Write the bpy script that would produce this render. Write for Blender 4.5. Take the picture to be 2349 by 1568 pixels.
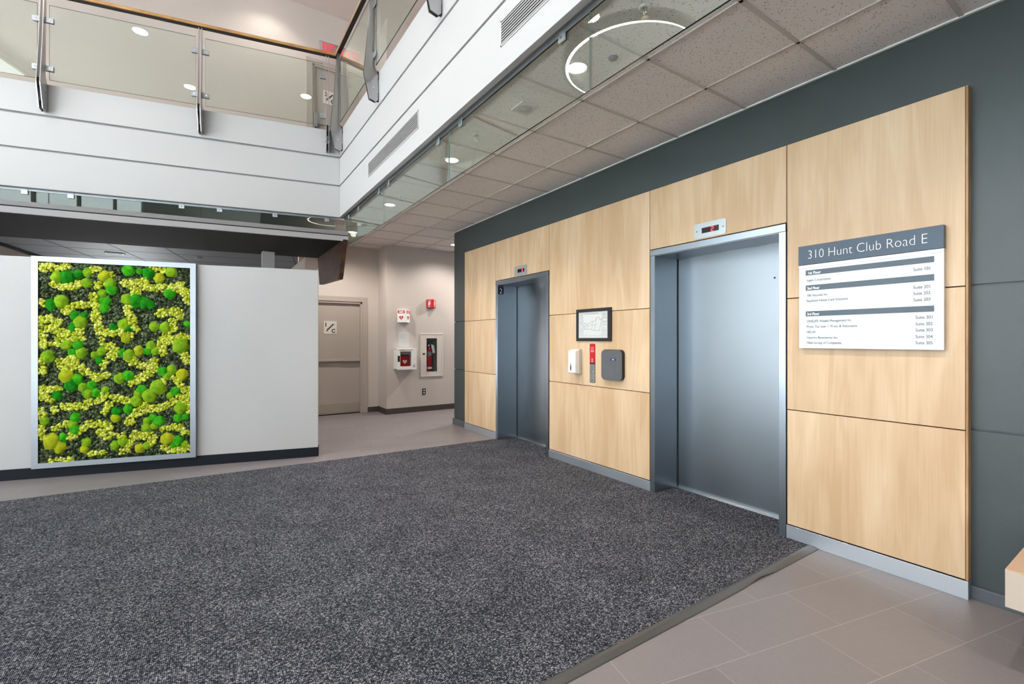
import bpy, bmesh, math, random
import numpy as np
from mathutils import Vector, Matrix, noise
random.seed(7)
sc = bpy.context.scene
for o in list(bpy.data.objects): bpy.data.objects.remove(o)
COL = sc.collection
R = math.radians

# ------------------------------------------------------------------ camera
cam_d = bpy.data.cameras.new('camera'); cam = bpy.data.objects.new('camera', cam_d); COL.objects.link(cam)
cam_d.sensor_fit = 'HORIZONTAL'; cam_d.sensor_width = 36.0
cam_d.lens = 36.0 * 1061.0 / 2349.0
cam_d.shift_y = -5.0 / 2349.0
cam_d.clip_start = 0.05; cam_d.clip_end = 300
cam.location = (0, 0, 1.43); cam.rotation_euler = (R(90), 0, -math.atan(708.5 / 1061.0))
sc.camera = cam

# ------------------------------------------------------------------ colour management and daylight
sc.view_settings.view_transform = 'Standard'
sc.view_settings.look = 'None'
sc.view_settings.gamma = 1.0
sc.view_settings.use_curve_mapping = False
sc.view_settings.exposure = 0.1
world = bpy.data.worlds.new('overcast_sky'); sc.world = world; world.use_nodes = True
bg = world.node_tree.nodes['Background']
bg.inputs['Color'].default_value = (0.91, 0.965, 1.0, 1); bg.inputs['Strength'].default_value = 4.5
sc.cycles.max_bounces = 9; sc.cycles.diffuse_bounces = 5; sc.cycles.glossy_bounces = 4
sc.cycles.transparent_max_bounces = 16; sc.cycles.transmission_bounces = 4
sc.cycles.caustics_reflective = False; sc.cycles.caustics_refractive = False
sc.cycles.sample_clamp_indirect = 14.0
sc.cycles.use_denoising = True

sun_d = bpy.data.lights.new('sun', 'SUN'); sun_d.energy = 58.0; sun_d.angle = R(2); sun_d.color = (1, .99, .98)
sun = bpy.data.objects.new('sun', sun_d); COL.objects.link(sun); sun.rotation_euler = (R(-38), R(30), 0)   # added behind the building, its bounce off the plaza brightens the ceilings
def portal(loc, rot, sx, sy):
    l = bpy.data.lights.new('window_portal', 'AREA'); l.shape = 'RECTANGLE'; l.size = sx; l.size_y = sy
    l.cycles.is_portal = True
    o = bpy.data.objects.new('window_portal', l); COL.objects.link(o); o.location = loc; o.rotation_euler = rot
XW, YW = -5.8, -4.0          # the two glazed sides of the lobby, out of view
portal((XW + .06, 2.7, 3.75), (0, R(-90), 0), 7.4, 10.2)      # faces +x
portal((-4.3, YW + .06, 2.2), (R(90), 0, 0), 3.0, 4.3)
portal((-1.5, 13.96, 1.1), (R(-90), 0, 0), 1.2, 2.2)      # added unseen window, lights the ceiling behind the partition      # faces +y

# ------------------------------------------------------------------ helpers
def lin(c): 
    c /= 255.0
    return c / 12.92 if c <= .04045 else ((c + .055) / 1.055) ** 2.4
def rgb(r, g, b): return (lin(r), lin(g), lin(b), 1)

def newmat(name):
    m = bpy.data.materials.new(name); m.use_nodes = True
    return m, m.node_tree, m.node_tree.nodes['Principled BSDF']
def simple(name, col, rough=.6, metal=0, spec=.5, emit=None, estr=0, bump=0, bscale=60):
    m, t, p = newmat(name)
    p.inputs['Base Color'].default_value = col; p.inputs['Roughness'].default_value = rough
    p.inputs['Metallic'].default_value = metal; p.inputs['Specular IOR Level'].default_value = spec
    if emit: p.inputs['Emission Color'].default_value = emit; p.inputs['Emission Strength'].default_value = estr
    # a faint surface unevenness, so nothing is perfectly flat
    n = t.nodes.new('ShaderNodeTexNoise'); n.inputs['Scale'].default_value = bscale; n.inputs['Detail'].default_value = 3
    tc = t.nodes.new('ShaderNodeTexCoord'); t.links.new(tc.outputs['Object'], n.inputs['Vector'])
    b = t.nodes.new('ShaderNodeBump'); b.inputs['Strength'].default_value = bump or .02; b.inputs['Distance'].default_value = .002
    t.links.new(n.outputs['Fac'], b.inputs['Height']); t.links.new(b.outputs['Normal'], p.inputs['Normal'])
    return m
def glass(name, tint, refl=.0, ior=1.5, dirt=0.0):
    m = bpy.data.materials.new(name); m.use_nodes = True; t = m.node_tree; t.nodes.clear()
    out = t.nodes.new('ShaderNodeOutputMaterial'); mix = t.nodes.new('ShaderNodeMixShader')
    tr = t.nodes.new('ShaderNodeBsdfTransparent'); tr.inputs['Color'].default_value = tint
    gl = t.nodes.new('ShaderNodeBsdfGlossy'); gl.inputs['Roughness'].default_value = .0; gl.inputs['Color'].default_value = (.93, 1, .96, 1)
    fr = t.nodes.new('ShaderNodeFresnel'); fr.inputs['IOR'].default_value = ior
    ad = t.nodes.new('ShaderNodeMath'); ad.operation = 'ADD'; ad.inputs[1].default_value = refl; ad.use_clamp = True
    # the node inverts the IOR on back faces; feed it the inverse there so both faces of a pane reflect alike
    ge = t.nodes.new('ShaderNodeNewGeometry'); mi = t.nodes.new('ShaderNodeMix'); mi.data_type = 'FLOAT'
    mi.inputs[2].default_value = ior; mi.inputs[3].default_value = 1 / ior; t.links.new(ge.outputs['Backfacing'], mi.inputs[0]); t.links.new(mi.outputs[0], fr.inputs['IOR'])
    t.links.new(fr.outputs[0], ad.inputs[0]); t.links.new(ad.outputs[0], mix.inputs[0])
    t.links.new(tr.outputs[0], mix.inputs[1]); t.links.new(gl.outputs[0], mix.inputs[2])
    t.links.new(mix.outputs[0], out.inputs[0])
    return m

M = {}
M['white'] = simple('white_paint', rgb(184, 184, 183), .45)
M['fasciawhite'] = simple('bright_white_paint', rgb(188, 188, 187), .4)
M['wall'] = simple('warm_grey_paint', rgb(200, 190, 182), .55)
M['upper'] = simple('upper_wall_paint', rgb(200, 190, 182), .55)
M['uceil'] = simple('upper_ceiling_paint', rgb(214, 202, 196), .7)
M['reveal'] = simple('grey_reveal', rgb(150, 150, 150), .6)
M['picframe'] = simple('aluminium_picture_frame', rgb(160, 166, 172), .42, 1)
M['canopy_upper'] = simple('darker_grey_canopy_edge', rgb(122, 120, 120), .5)
M['steel'] = simple('satin_steel', rgb(190, 190, 192), .3, 1)
M['alum'] = simple('brushed_aluminium', rgb(178, 184, 188), .38, 1)
M['chrome'] = simple('chrome', rgb(220, 220, 222), .12, 1)
M['black'] = simple('black_plastic', rgb(22, 22, 24), .45)
M['darkmetal'] = simple('dark_metal_edge', rgb(48, 46, 44), .35, .6)
M['greybase'] = simple('black_rubber_base', rgb(22, 27, 34), .6, spec=.2)
M['brownbase'] = simple('brown_tile_base', rgb(70, 62, 58), .5)
M['bluebase'] = simple('slate_tile_base', rgb(84, 90, 96), .35)
M['rubber'] = simple('rubber_edging', rgb(78, 77, 76), .35, bump=.3, bscale=25)
M['doorpaint'] = simple('taupe_door_paint', rgb(176, 165, 156), .42)
M['canopy_strip'] = simple('grey_canopy_edge', rgb(150, 148, 148), .5)
M['canopy_dark'] = simple('dark_canopy_laminate', rgb(44, 46, 45), .85, spec=.15)
M['gridbar'] = simple('ceiling_grid_paint', rgb(200, 194, 188), .5)
M['gridwhite'] = simple('ceiling_angle_paint', rgb(225, 225, 222), .5)
M['red'] = simple('red_print', rgb(190, 25, 30), .4)
M['whiteprint'] = simple('white_print', rgb(240, 240, 240), .5)
M['blackprint'] = simple('black_print', rgb(35, 35, 38), .5)
M['greyprint'] = simple('grey_print', rgb(62, 66, 72), .5)
M['signblue'] = simple('slate_blue_panel', rgb(62, 80, 97), .4)
M['signbar'] = simple('slate_bar_print', rgb(72, 88, 100), .4)
M['signboard'] = simple('satin_silver_board', rgb(205, 211, 216), .35, .1)
M['paper'] = simple('paper', rgb(204, 206, 203), .7)
M['padgrey'] = simple('graphite_plastic', rgb(88, 90, 94), .4)
M['whiteplastic'] = simple('white_plastic', rgb(238, 236, 234), .3)
M['sideplastic'] = simple('pale_grey_plastic', rgb(200, 194, 190), .4)
M['stairsign'] = simple('pale_sign_plastic', rgb(214, 208, 200), .45)
M['extred'] = simple('red_enamel', rgb(185, 15, 22), .22)
M['led'] = simple('red_led_digit', rgb(90, 0, 5), .4, emit=(1, .05, .05, 1), estr=4)
M['ledbg'] = simple('dark_red_display', rgb(52, 18, 22), .2)
M['lamp'] = simple('lamp_diffuser', (1, 1, 1, 1), .5, emit=(1, .95, .88, 1), estr=14)
M['lampsoft'] = simple('upper_lamp_diffuser', (1, 1, 1, 1), .5, emit=(1, .96, .9, 1), estr=16)
M['ringlight'] = simple('ring_lamp_diffuser', (1, 1, 1, 1), .5, emit=(1, .93, .84, 1), estr=20)
M['ringbody'] = simple('ring_lamp_body', rgb(120, 120, 118), .4, .6)
M['bluelcd'] = simple('blue_lcd', rgb(30, 40, 90), .3, emit=(.25, .35, 1, 1), estr=1.5)
M['exitred'] = simple('exit_letters', rgb(220, 30, 50), .4, emit=(1, .06, .12, 1), estr=.55)
M['glassjoint'] = simple('pale_glass_joint', rgb(150, 168, 160), .2)
M['glassedge'] = simple('green_glass_edge', rgb(28, 62, 52), .15)
M['ply'] = simple('bench_ply', rgb(196, 182, 168), .5)
M['benchtop'] = simple('bench_top_oak', rgb(206, 172, 144), .45)
M['paving'] = simple('pale_bounce_paving', rgb(200, 202, 205), .9, bump=.5, bscale=8)  # unseen plaza, made pale to bounce daylight up to the ceilings
M['darkceil'] = simple('dark_grey_ceiling_panel', rgb(108, 114, 122), .6)
M['paleceil'] = simple('beige_ceiling_panel', rgb(198, 166, 136), .7)
M['seam'] = simple('shadow_gap', rgb(20, 20, 20), .8)
M['glass'] = glass('railing_glass', (.92, .95, .925, 1), .02)
M['baffle'] = glass('baffle_glass', (.93, .97, .95, 1), .02)
M['clearglass'] = glass('clear_glass', (.97, .98, .98, 1), .0)
M['clearsign'] = glass('clear_sign_panel', (.93, .95, .94, 1), .03)

def dark_wall():
    m, t, p = newmat('slate_wall_panel')
    tc = t.nodes.new('ShaderNodeTexCoord'); n = t.nodes.new('ShaderNodeTexNoise'); n.inputs['Scale'].default_value = 2.0; n.inputs['Detail'].default_value = 4
    t.links.new(tc.outputs['Object'], n.inputs['Vector'])
    r = t.nodes.new('ShaderNodeValToRGB'); r.color_ramp.elements[0].color = rgb(57, 66, 67); r.color_ramp.elements[1].color = rgb(67, 76, 79)
    t.links.new(n.outputs['Fac'], r.inputs[0]); t.links.new(r.outputs[0], p.inputs['Base Color'])
    p.inputs['Roughness'].default_value = .38
    n2 = t.nodes.new('ShaderNodeTexNoise'); n2.inputs['Scale'].default_value = 90; t.links.new(tc.outputs['Object'], n2.inputs['Vector'])
    b = t.nodes.new('ShaderNodeBump'); b.inputs['Strength'].default_value = .12; b.inputs['Distance'].default_value = .003
    t.links.new(n2.outputs['Fac'], b.inputs['Height']); t.links.new(b.outputs[0], p.inputs['Normal'])
    return m
M['dark'] = dark_wall()

def wood(name, c0, c1, c2, rough=.4, axis=2, sc_=1.0):
    m, t, p = newmat(name); L = t.links.new
    tc = t.nodes.new('ShaderNodeTexCoord'); oi = t.nodes.new('ShaderNodeObjectInfo')
    mul = t.nodes.new('ShaderNodeVectorMath'); mul.operation = 'SCALE'; mul.inputs[0].default_value = (13, 17, 9); L(oi.outputs['Random'], mul.inputs['Scale'])
    ad = t.nodes.new('ShaderNodeVectorMath'); ad.operation = 'ADD'; L(tc.outputs['Object'], ad.inputs[0]); L(mul.outputs[0], ad.inputs[1])
    mp = t.nodes.new('ShaderNodeMapping'); s = [5 * sc_, 5 * sc_, 5 * sc_]; s[axis] = .55 * sc_; mp.inputs['Scale'].default_value = s
    L(ad.outputs[0], mp.inputs['Vector'])
    n1 = t.nodes.new('ShaderNodeTexNoise'); n1.inputs['Scale'].default_value = 1.1; n1.inputs['Detail'].default_value = 3; n1.inputs['Distortion'].default_value = .6
    L(mp.outputs[0], n1.inputs['Vector'])
    m1 = t.nodes.new('ShaderNodeMath'); m1.operation = 'MULTIPLY'; m1.inputs[1].default_value = 26; L(n1.outputs['Fac'], m1.inputs[0])
    sn = t.nodes.new('ShaderNodeMath'); sn.operation = 'SINE'; L(m1.outputs[0], sn.inputs[0])
    mp2 = t.nodes.new('ShaderNodeMapping'); s2 = [95 * sc_] * 3; s2[axis] = 3 * sc_; mp2.inputs['Scale'].default_value = s2; L(ad.outputs[0], mp2.inputs['Vector'])
    n2 = t.nodes.new('ShaderNodeTexNoise'); n2.inputs['Scale'].default_value = 1; n2.inputs['Detail'].default_value = 4; L(mp2.outputs[0], n2.inputs['Vector'])
    mp3 = t.nodes.new('ShaderNodeMapping'); s3 = [6 * sc_] * 3; s3[axis] = 1.2 * sc_; mp3.inputs['Scale'].default_value = s3; L(ad.outputs[0], mp3.inputs['Vector'])
    n3 = t.nodes.new('ShaderNodeTexNoise'); n3.inputs['Scale'].default_value = .6; L(mp3.outputs[0], n3.inputs['Vector'])
    a = t.nodes.new('ShaderNodeMath'); a.operation = 'MULTIPLY_ADD'; a.inputs[1].default_value = .062; a.inputs[2].default_value = 0; L(sn.outputs[0], a.inputs[0])
    b_ = t.nodes.new('ShaderNodeMath'); b_.operation = 'MULTIPLY_ADD'; b_.inputs[1].default_value = .22; L(n2.outputs['Fac'], b_.inputs[0]); L(a.outputs[0], b_.inputs[2])
    c_ = t.nodes.new('ShaderNodeMath'); c_.operation = 'MULTIPLY_ADD'; c_.inputs[1].default_value = .5; c_.inputs[1].default_value = .72; L(n3.outputs['Fac'], c_.inputs[0]); L(b_.outputs[0], c_.inputs[2])
    r = t.nodes.new('ShaderNodeValToRGB'); e = r.color_ramp.elements; e[0].position = .36; e[0].color = c0; e[1].position = .68; e[1].color = c2
    k = e.new(.52); k.color = c1
    L(c_.outputs[0], r.inputs[0]); L(r.outputs[0], p.inputs['Base Color'])
    p.inputs['Roughness'].default_value = rough
    bp = t.nodes.new('ShaderNodeBump'); bp.inputs['Strength'].default_value = .04; bp.inputs['Distance'].default_value = .002
    L(n2.outputs['Fac'], bp.inputs['Height']); L(bp.outputs[0], p.inputs['Normal'])
    return m
M['maple'] = wood('maple_veneer', rgb(196, 164, 127), rgb(208, 179, 144), rgb(219, 193, 160), .38)
M['plywood'] = wood('maple_edge', rgb(150, 112, 74), rgb(176, 138, 96), rgb(196, 160, 118), .5, 2, 3)
M['railwood'] = wood('oak_handrail', rgb(160, 112, 58), rgb(182, 134, 76), rgb(198, 152, 94), .35, 0, 3)
M['finwood'] = wood('dark_walnut', rgb(52, 34, 26), rgb(74, 50, 38), rgb(96, 68, 52), .4, 1, 2)

def brushed(name, col, rough, axis=2):
    m, t, p = newmat(name); L = t.links.new
    tc = t.nodes.new('ShaderNodeTexCoord'); mp = t.nodes.new('ShaderNodeMapping'); s = [2, 2, 2]
    s = [160, 160, 160]; s[axis] = 6; mp.inputs['Scale'].default_value = s
    L(tc.outputs['Object'], mp.inputs['Vector'])
    n = t.nodes.new('ShaderNodeTexNoise'); n.inputs['Scale'].default_value = 1; n.inputs['Detail'].default_value = 2; L(mp.outputs[0], n.inputs['Vector'])
    n2 = t.nodes.new('ShaderNodeTexNoise'); n2.inputs['Scale'].default_value = 2.2; n2.inputs['Detail'].default_value = 5; L(tc.outputs['Object'], n2.inputs['Vector'])
    mr = t.nodes.new('ShaderNodeMapRange'); mr.inputs['To Min'].default_value = rough - .06; mr.inputs['To Max'].default_value = rough + .08
    L(n2.outputs['Fac'], mr.inputs['Value']); L(mr.outputs[0], p.inputs['Roughness'])
    p.inputs['Base Color'].default_value = col; p.inputs['Metallic'].default_value = 1
    b = t.nodes.new('ShaderNodeBump'); b.inputs['Strength'].default_value = .008; b.inputs['Distance'].default_value = .0004
    L(n.outputs['Fac'], b.inputs['Height']); L(b.outputs[0], p.inputs['Normal'])
    return m
M['doorsteel'] = brushed('brushed_door_steel', rgb(146, 154, 160), .34, 1)
M['jambsteel'] = brushed('brushed_jamb_steel', rgb(158, 167, 176), .30, 2)
M['plinth'] = brushed('brushed_plinth_steel', rgb(205, 212, 220), .42, 1)
M['kick'] = brushed('brushed_kick_plate', rgb(205, 198, 186), .36, 0)

def floor_tile():
    m, t, p = newmat('grey_porcelain_tile'); L = t.links.new
    tc = t.nodes.new('ShaderNodeTexCoord')
    br = t.nodes.new('ShaderNodeTexBrick'); br.offset = .333; br.offset_frequency = 2; br.squash = 1
    br.inputs['Scale'].default_value = 1; br.inputs['Brick Width'].default_value = .615; br.inputs['Row Height'].default_value = .31
    br.inputs['Mortar Size'].default_value = .0013; br.inputs['Mortar Smooth'].default_value = 0
    br.inputs['Color1'].default_value = rgb(129, 122, 124); br.inputs['Color2'].default_value = rgb(137, 130, 131)
    br.inputs['Mortar'].default_value = rgb(174, 167, 161)
    L(tc.outputs['Object'], br.inputs['Vector'])
    n = t.nodes.new('ShaderNodeTexNoise'); n.inputs['Scale'].default_value = 45; n.inputs['Detail'].default_value = 6; n.inputs['Roughness'].default_value = .7
    L(tc.outputs['Object'], n.inputs['Vector'])
    mx = t.nodes.new('ShaderNodeMix'); mx.data_type = 'RGBA'; mx.blend_type = 'MULTIPLY'; mx.inputs[0].default_value = .22
    L(br.outputs['Color'], mx.inputs[6]); L(n.outputs['Fac'], mx.inputs[7]); L(mx.outputs[2], p.inputs['Base Color'])
    p.inputs['Roughness'].default_value = .42
    mp = t.nodes.new('ShaderNodeMapping'); mp.inputs['Scale'].default_value = (30, 70, 30); mp.inputs['Rotation'].default_value = (0, 0, .5); L(tc.outputs['Object'], mp.inputs['Vector'])
    n2 = t.nodes.new('ShaderNodeTexNoise'); n2.inputs['Scale'].default_value = 1; n2.inputs['Detail'].default_value = 5; L(mp.outputs[0], n2.inputs['Vector'])
    b = t.nodes.new('ShaderNodeBump'); b.inputs['Strength'].default_value = .25; b.inputs['Distance'].default_value = .003
    L(n2.outputs['Fac'], b.inputs['Height']); L(b.outputs[0], p.inputs['Normal'])
    return m
M['tile'] = floor_tile()

def carpet():
    m, t, p = newmat('charcoal_ribbed_carpet'); L = t.links.new
    tc = t.nodes.new('ShaderNodeTexCoord'); mp = t.nodes.new('ShaderNodeMapping'); mp.inputs['Scale'].default_value = (1, 1.35, 1)
    L(tc.outputs['Object'], mp.inputs['Vector'])
    v = t.nodes.new('ShaderNodeTexVoronoi'); v.inputs['Scale'].default_value = 150; v.inputs['Randomness'].default_value = .75; L(mp.outputs[0], v.inputs['Vector'])
    sp = t.nodes.new('ShaderNodeSeparateColor'); L(v.outputs['Color'], sp.inputs[0])
    r = t.nodes.new('ShaderNodeValToRGB'); e = r.color_ramp.elements
    e[0].position = 0; e[0].color = rgb(38, 40, 48); e[1].position = 1; e[1].color = rgb(180, 178, 178)
    for pos, c in ((.35, (62, 64, 74)), (.62, (91, 93, 102)), (.84, (130, 131, 138))):
        k = e.new(pos); k.color = rgb(*c)
    L(sp.outputs[0], r.inputs[0])
    n = t.nodes.new('ShaderNodeTexNoise'); n.inputs['Scale'].default_value = 3.0; n.inputs['Detail'].default_value = 5; L(tc.outputs['Object'], n.inputs['Vector'])
    mr = t.nodes.new('ShaderNodeMapRange'); mr.inputs['From Min'].default_value = .3; mr.inputs['From Max'].default_value = .7; mr.inputs['To Min'].default_value = .82; mr.inputs['To Max'].default_value = 1.16; L(n.outputs['Fac'], mr.inputs['Value'])
    mx = t.nodes.new('ShaderNodeVectorMath'); mx.operation = 'SCALE'; L(r.outputs[0], mx.inputs[0]); L(mr.outputs[0], mx.inputs['Scale'])
    L(mx.outputs[0], p.inputs['Base Color']); p.inputs['Roughness'].default_value = 1; p.inputs['Specular IOR Level'].default_value = .1
    w = t.nodes.new('ShaderNodeTexWave'); w.inputs['Scale'].default_value = 42; w.bands_direction = 'X'; w.inputs['Distortion'].default_value = 1.5; w.inputs['Detail'].default_value = 1
    L(tc.outputs['Object'], w.inputs['Vector'])
    a = t.nodes.new('ShaderNodeMath'); a.operation = 'MULTIPLY_ADD'; a.inputs[1].default_value = -1.2; L(v.outputs['Distance'], a.inputs[0]); L(w.outputs['Fac'], a.inputs[2])
    b = t.nodes.new('ShaderNodeBump'); b.inputs['Strength'].default_value = .9; b.inputs['Distance'].default_value = .006
    L(a.outputs[0], b.inputs['Height']); L(b.outputs[0], p.inputs['Normal'])
    return m
M['carpet'] = carpet()

def ceil_tile():
    m, t, p = newmat('fissured_ceiling_tile'); L = t.links.new
    tc = t.nodes.new('ShaderNodeTexCoord')
    v = t.nodes.new('ShaderNodeTexVoronoi'); v.inputs['Scale'].default_value = 88; L(tc.outputs['Object'], v.inputs['Vector'])
    sp = t.nodes.new('ShaderNodeSeparateColor'); L(v.outputs['Color'], sp.inputs[0])
    # pit radius varies from cell to cell; many cells have none
    rad = t.nodes.new('ShaderNodeMapRange'); rad.inputs['From Min'].default_value = .2; rad.inputs['From Max'].default_value = 1; rad.inputs['To Min'].default_value = 0; rad.inputs['To Max'].default_value = .34
    L(sp.outputs[0], rad.inputs['Value'])
    lt = t.nodes.new('ShaderNodeMath'); lt.operation = 'LESS_THAN'; L(v.outputs['Distance'], lt.inputs[0]); L(rad.outputs[0], lt.inputs[1])
    mx = t.nodes.new('ShaderNodeMix'); mx.data_type = 'RGBA'; L(lt.outputs[0], mx.inputs[0])
    mx.inputs[6].default_value = rgb(236, 230, 228); mx.inputs[7].default_value = rgb(134, 128, 124)
    L(mx.outputs[2], p.inputs['Base Color']); p.inputs['Roughness'].default_value = .9
    n = t.nodes.new('ShaderNodeTexNoise'); n.inputs['Scale'].default_value = 160; L(tc.outputs['Object'], n.inputs['Vector'])
    b = t.nodes.new('ShaderNodeBump'); b.inputs['Strength'].default_value = .3; b.inputs['Distance'].default_value = .003; L(n.outputs['Fac'], b.inputs['Height']); L(b.outputs[0], p.inputs['Normal'])
    return m
M['ceiltile'] = ceil_tile()

def mossmat(name, c0, c1, c2, scale=160, spread=True, rough=.9):
    m, t, p = newmat(name); L = t.links.new
    g = t.nodes.new('ShaderNodeNewGeometry'); tc = t.nodes.new('ShaderNodeTexCoord'); oi = t.nodes.new('ShaderNodeObjectInfo')
    n = t.nodes.new('ShaderNodeTexNoise'); n.inputs['Scale'].default_value = scale; n.inputs['Detail'].default_value = 4; L(tc.outputs['Object'], n.inputs['Vector'])
    a = t.nodes.new('ShaderNodeMath'); a.operation = 'MULTIPLY_ADD'; a.inputs[1].default_value = .9 if spread else .45
    L(g.outputs['Random Per Island'] if spread else n.outputs['Fac'], a.inputs[0])
    if spread:
        s2 = t.nodes.new('ShaderNodeMath'); s2.operation = 'MULTIPLY_ADD'; s2.inputs[1].default_value = .5; s2.inputs[2].default_value = -.2
        L(n.outputs['Fac'], s2.inputs[0]); L(s2.outputs[0], a.inputs[2])
    else:
        n5 = t.nodes.new('ShaderNodeTexNoise'); n5.inputs['Scale'].default_value = 22; L(tc.outputs['Object'], n5.inputs['Vector'])
        s2 = t.nodes.new('ShaderNodeMath'); s2.operation = 'MULTIPLY_ADD'; s2.inputs[1].default_value = .9; s2.inputs[2].default_value = -.2
        L(n5.outputs['Fac'], s2.inputs[0]); L(s2.outputs[0], a.inputs[2])
    r = t.nodes.new('ShaderNodeValToRGB'); e = r.color_ramp.elements; e[0].position = .1; e[0].color = c0; e[1].position = .9; e[1].color = c2; k = e.new(.5); k.color = c1
    L(a.outputs[0], r.inputs[0]); L(r.outputs[0], p.inputs['Base Color']); p.inputs['Roughness'].default_value = rough; p.inputs['Specular IOR Level'].default_value = .15
    b = t.nodes.new('ShaderNodeBump'); b.inputs['Strength'].default_value = .8; b.inputs['Distance'].default_value = .004
    n4 = t.nodes.new('ShaderNodeTexNoise'); n4.inputs['Scale'].default_value = 330; n4.inputs['Detail'].default_value = 2; L(tc.outputs['Object'], n4.inputs['Vector'])
    L(n4.outputs['Fac'], b.inputs['Height']); L(b.outputs[0], p.inputs['Normal'])
    return m
M['moss_dark'] = mossmat('dark_reindeer_moss', rgb(30, 38, 22), rgb(66, 80, 50), rgb(118, 132, 100))
M['moss_yellow'] = mossmat('yellow_reindeer_moss', rgb(150, 164, 28), rgb(194, 204, 56), rgb(222, 226, 118))
M['c_g'] = mossmat('bright_green_cushion_moss', rgb(24, 112, 10), rgb(52, 160, 18), rgb(110, 190, 30), 60, False)
M['c_d'] = mossmat('deep_green_cushion_moss', rgb(10, 88, 8), rgb(24, 132, 16), rgb(66, 160, 24), 60, False)
M['c_m'] = mossmat('lime_cushion_moss', rgb(70, 128, 14), rgb(124, 168, 22), rgb(172, 188, 34), 60, False)
M['c_o'] = mossmat('olive_gold_cushion_moss', rgb(104, 140, 18), rgb(166, 174, 24), rgb(196, 182, 40), 60, False)

# ------------------------------------------------------------------ mesh building
def T3(p): return Matrix.Translation(Vector(p))
def frame(origin, right):
    r = Vector(right).normalized(); u = Vector((0, 0, 1)); n = r.cross(u)
    return Matrix(((r.x, u.x, n.x, origin[0]), (r.y, u.y, n.y, origin[1]), (r.z, u.z, n.z, origin[2]), (0, 0, 0, 1)))
I4 = Matrix.Identity(4)

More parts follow.
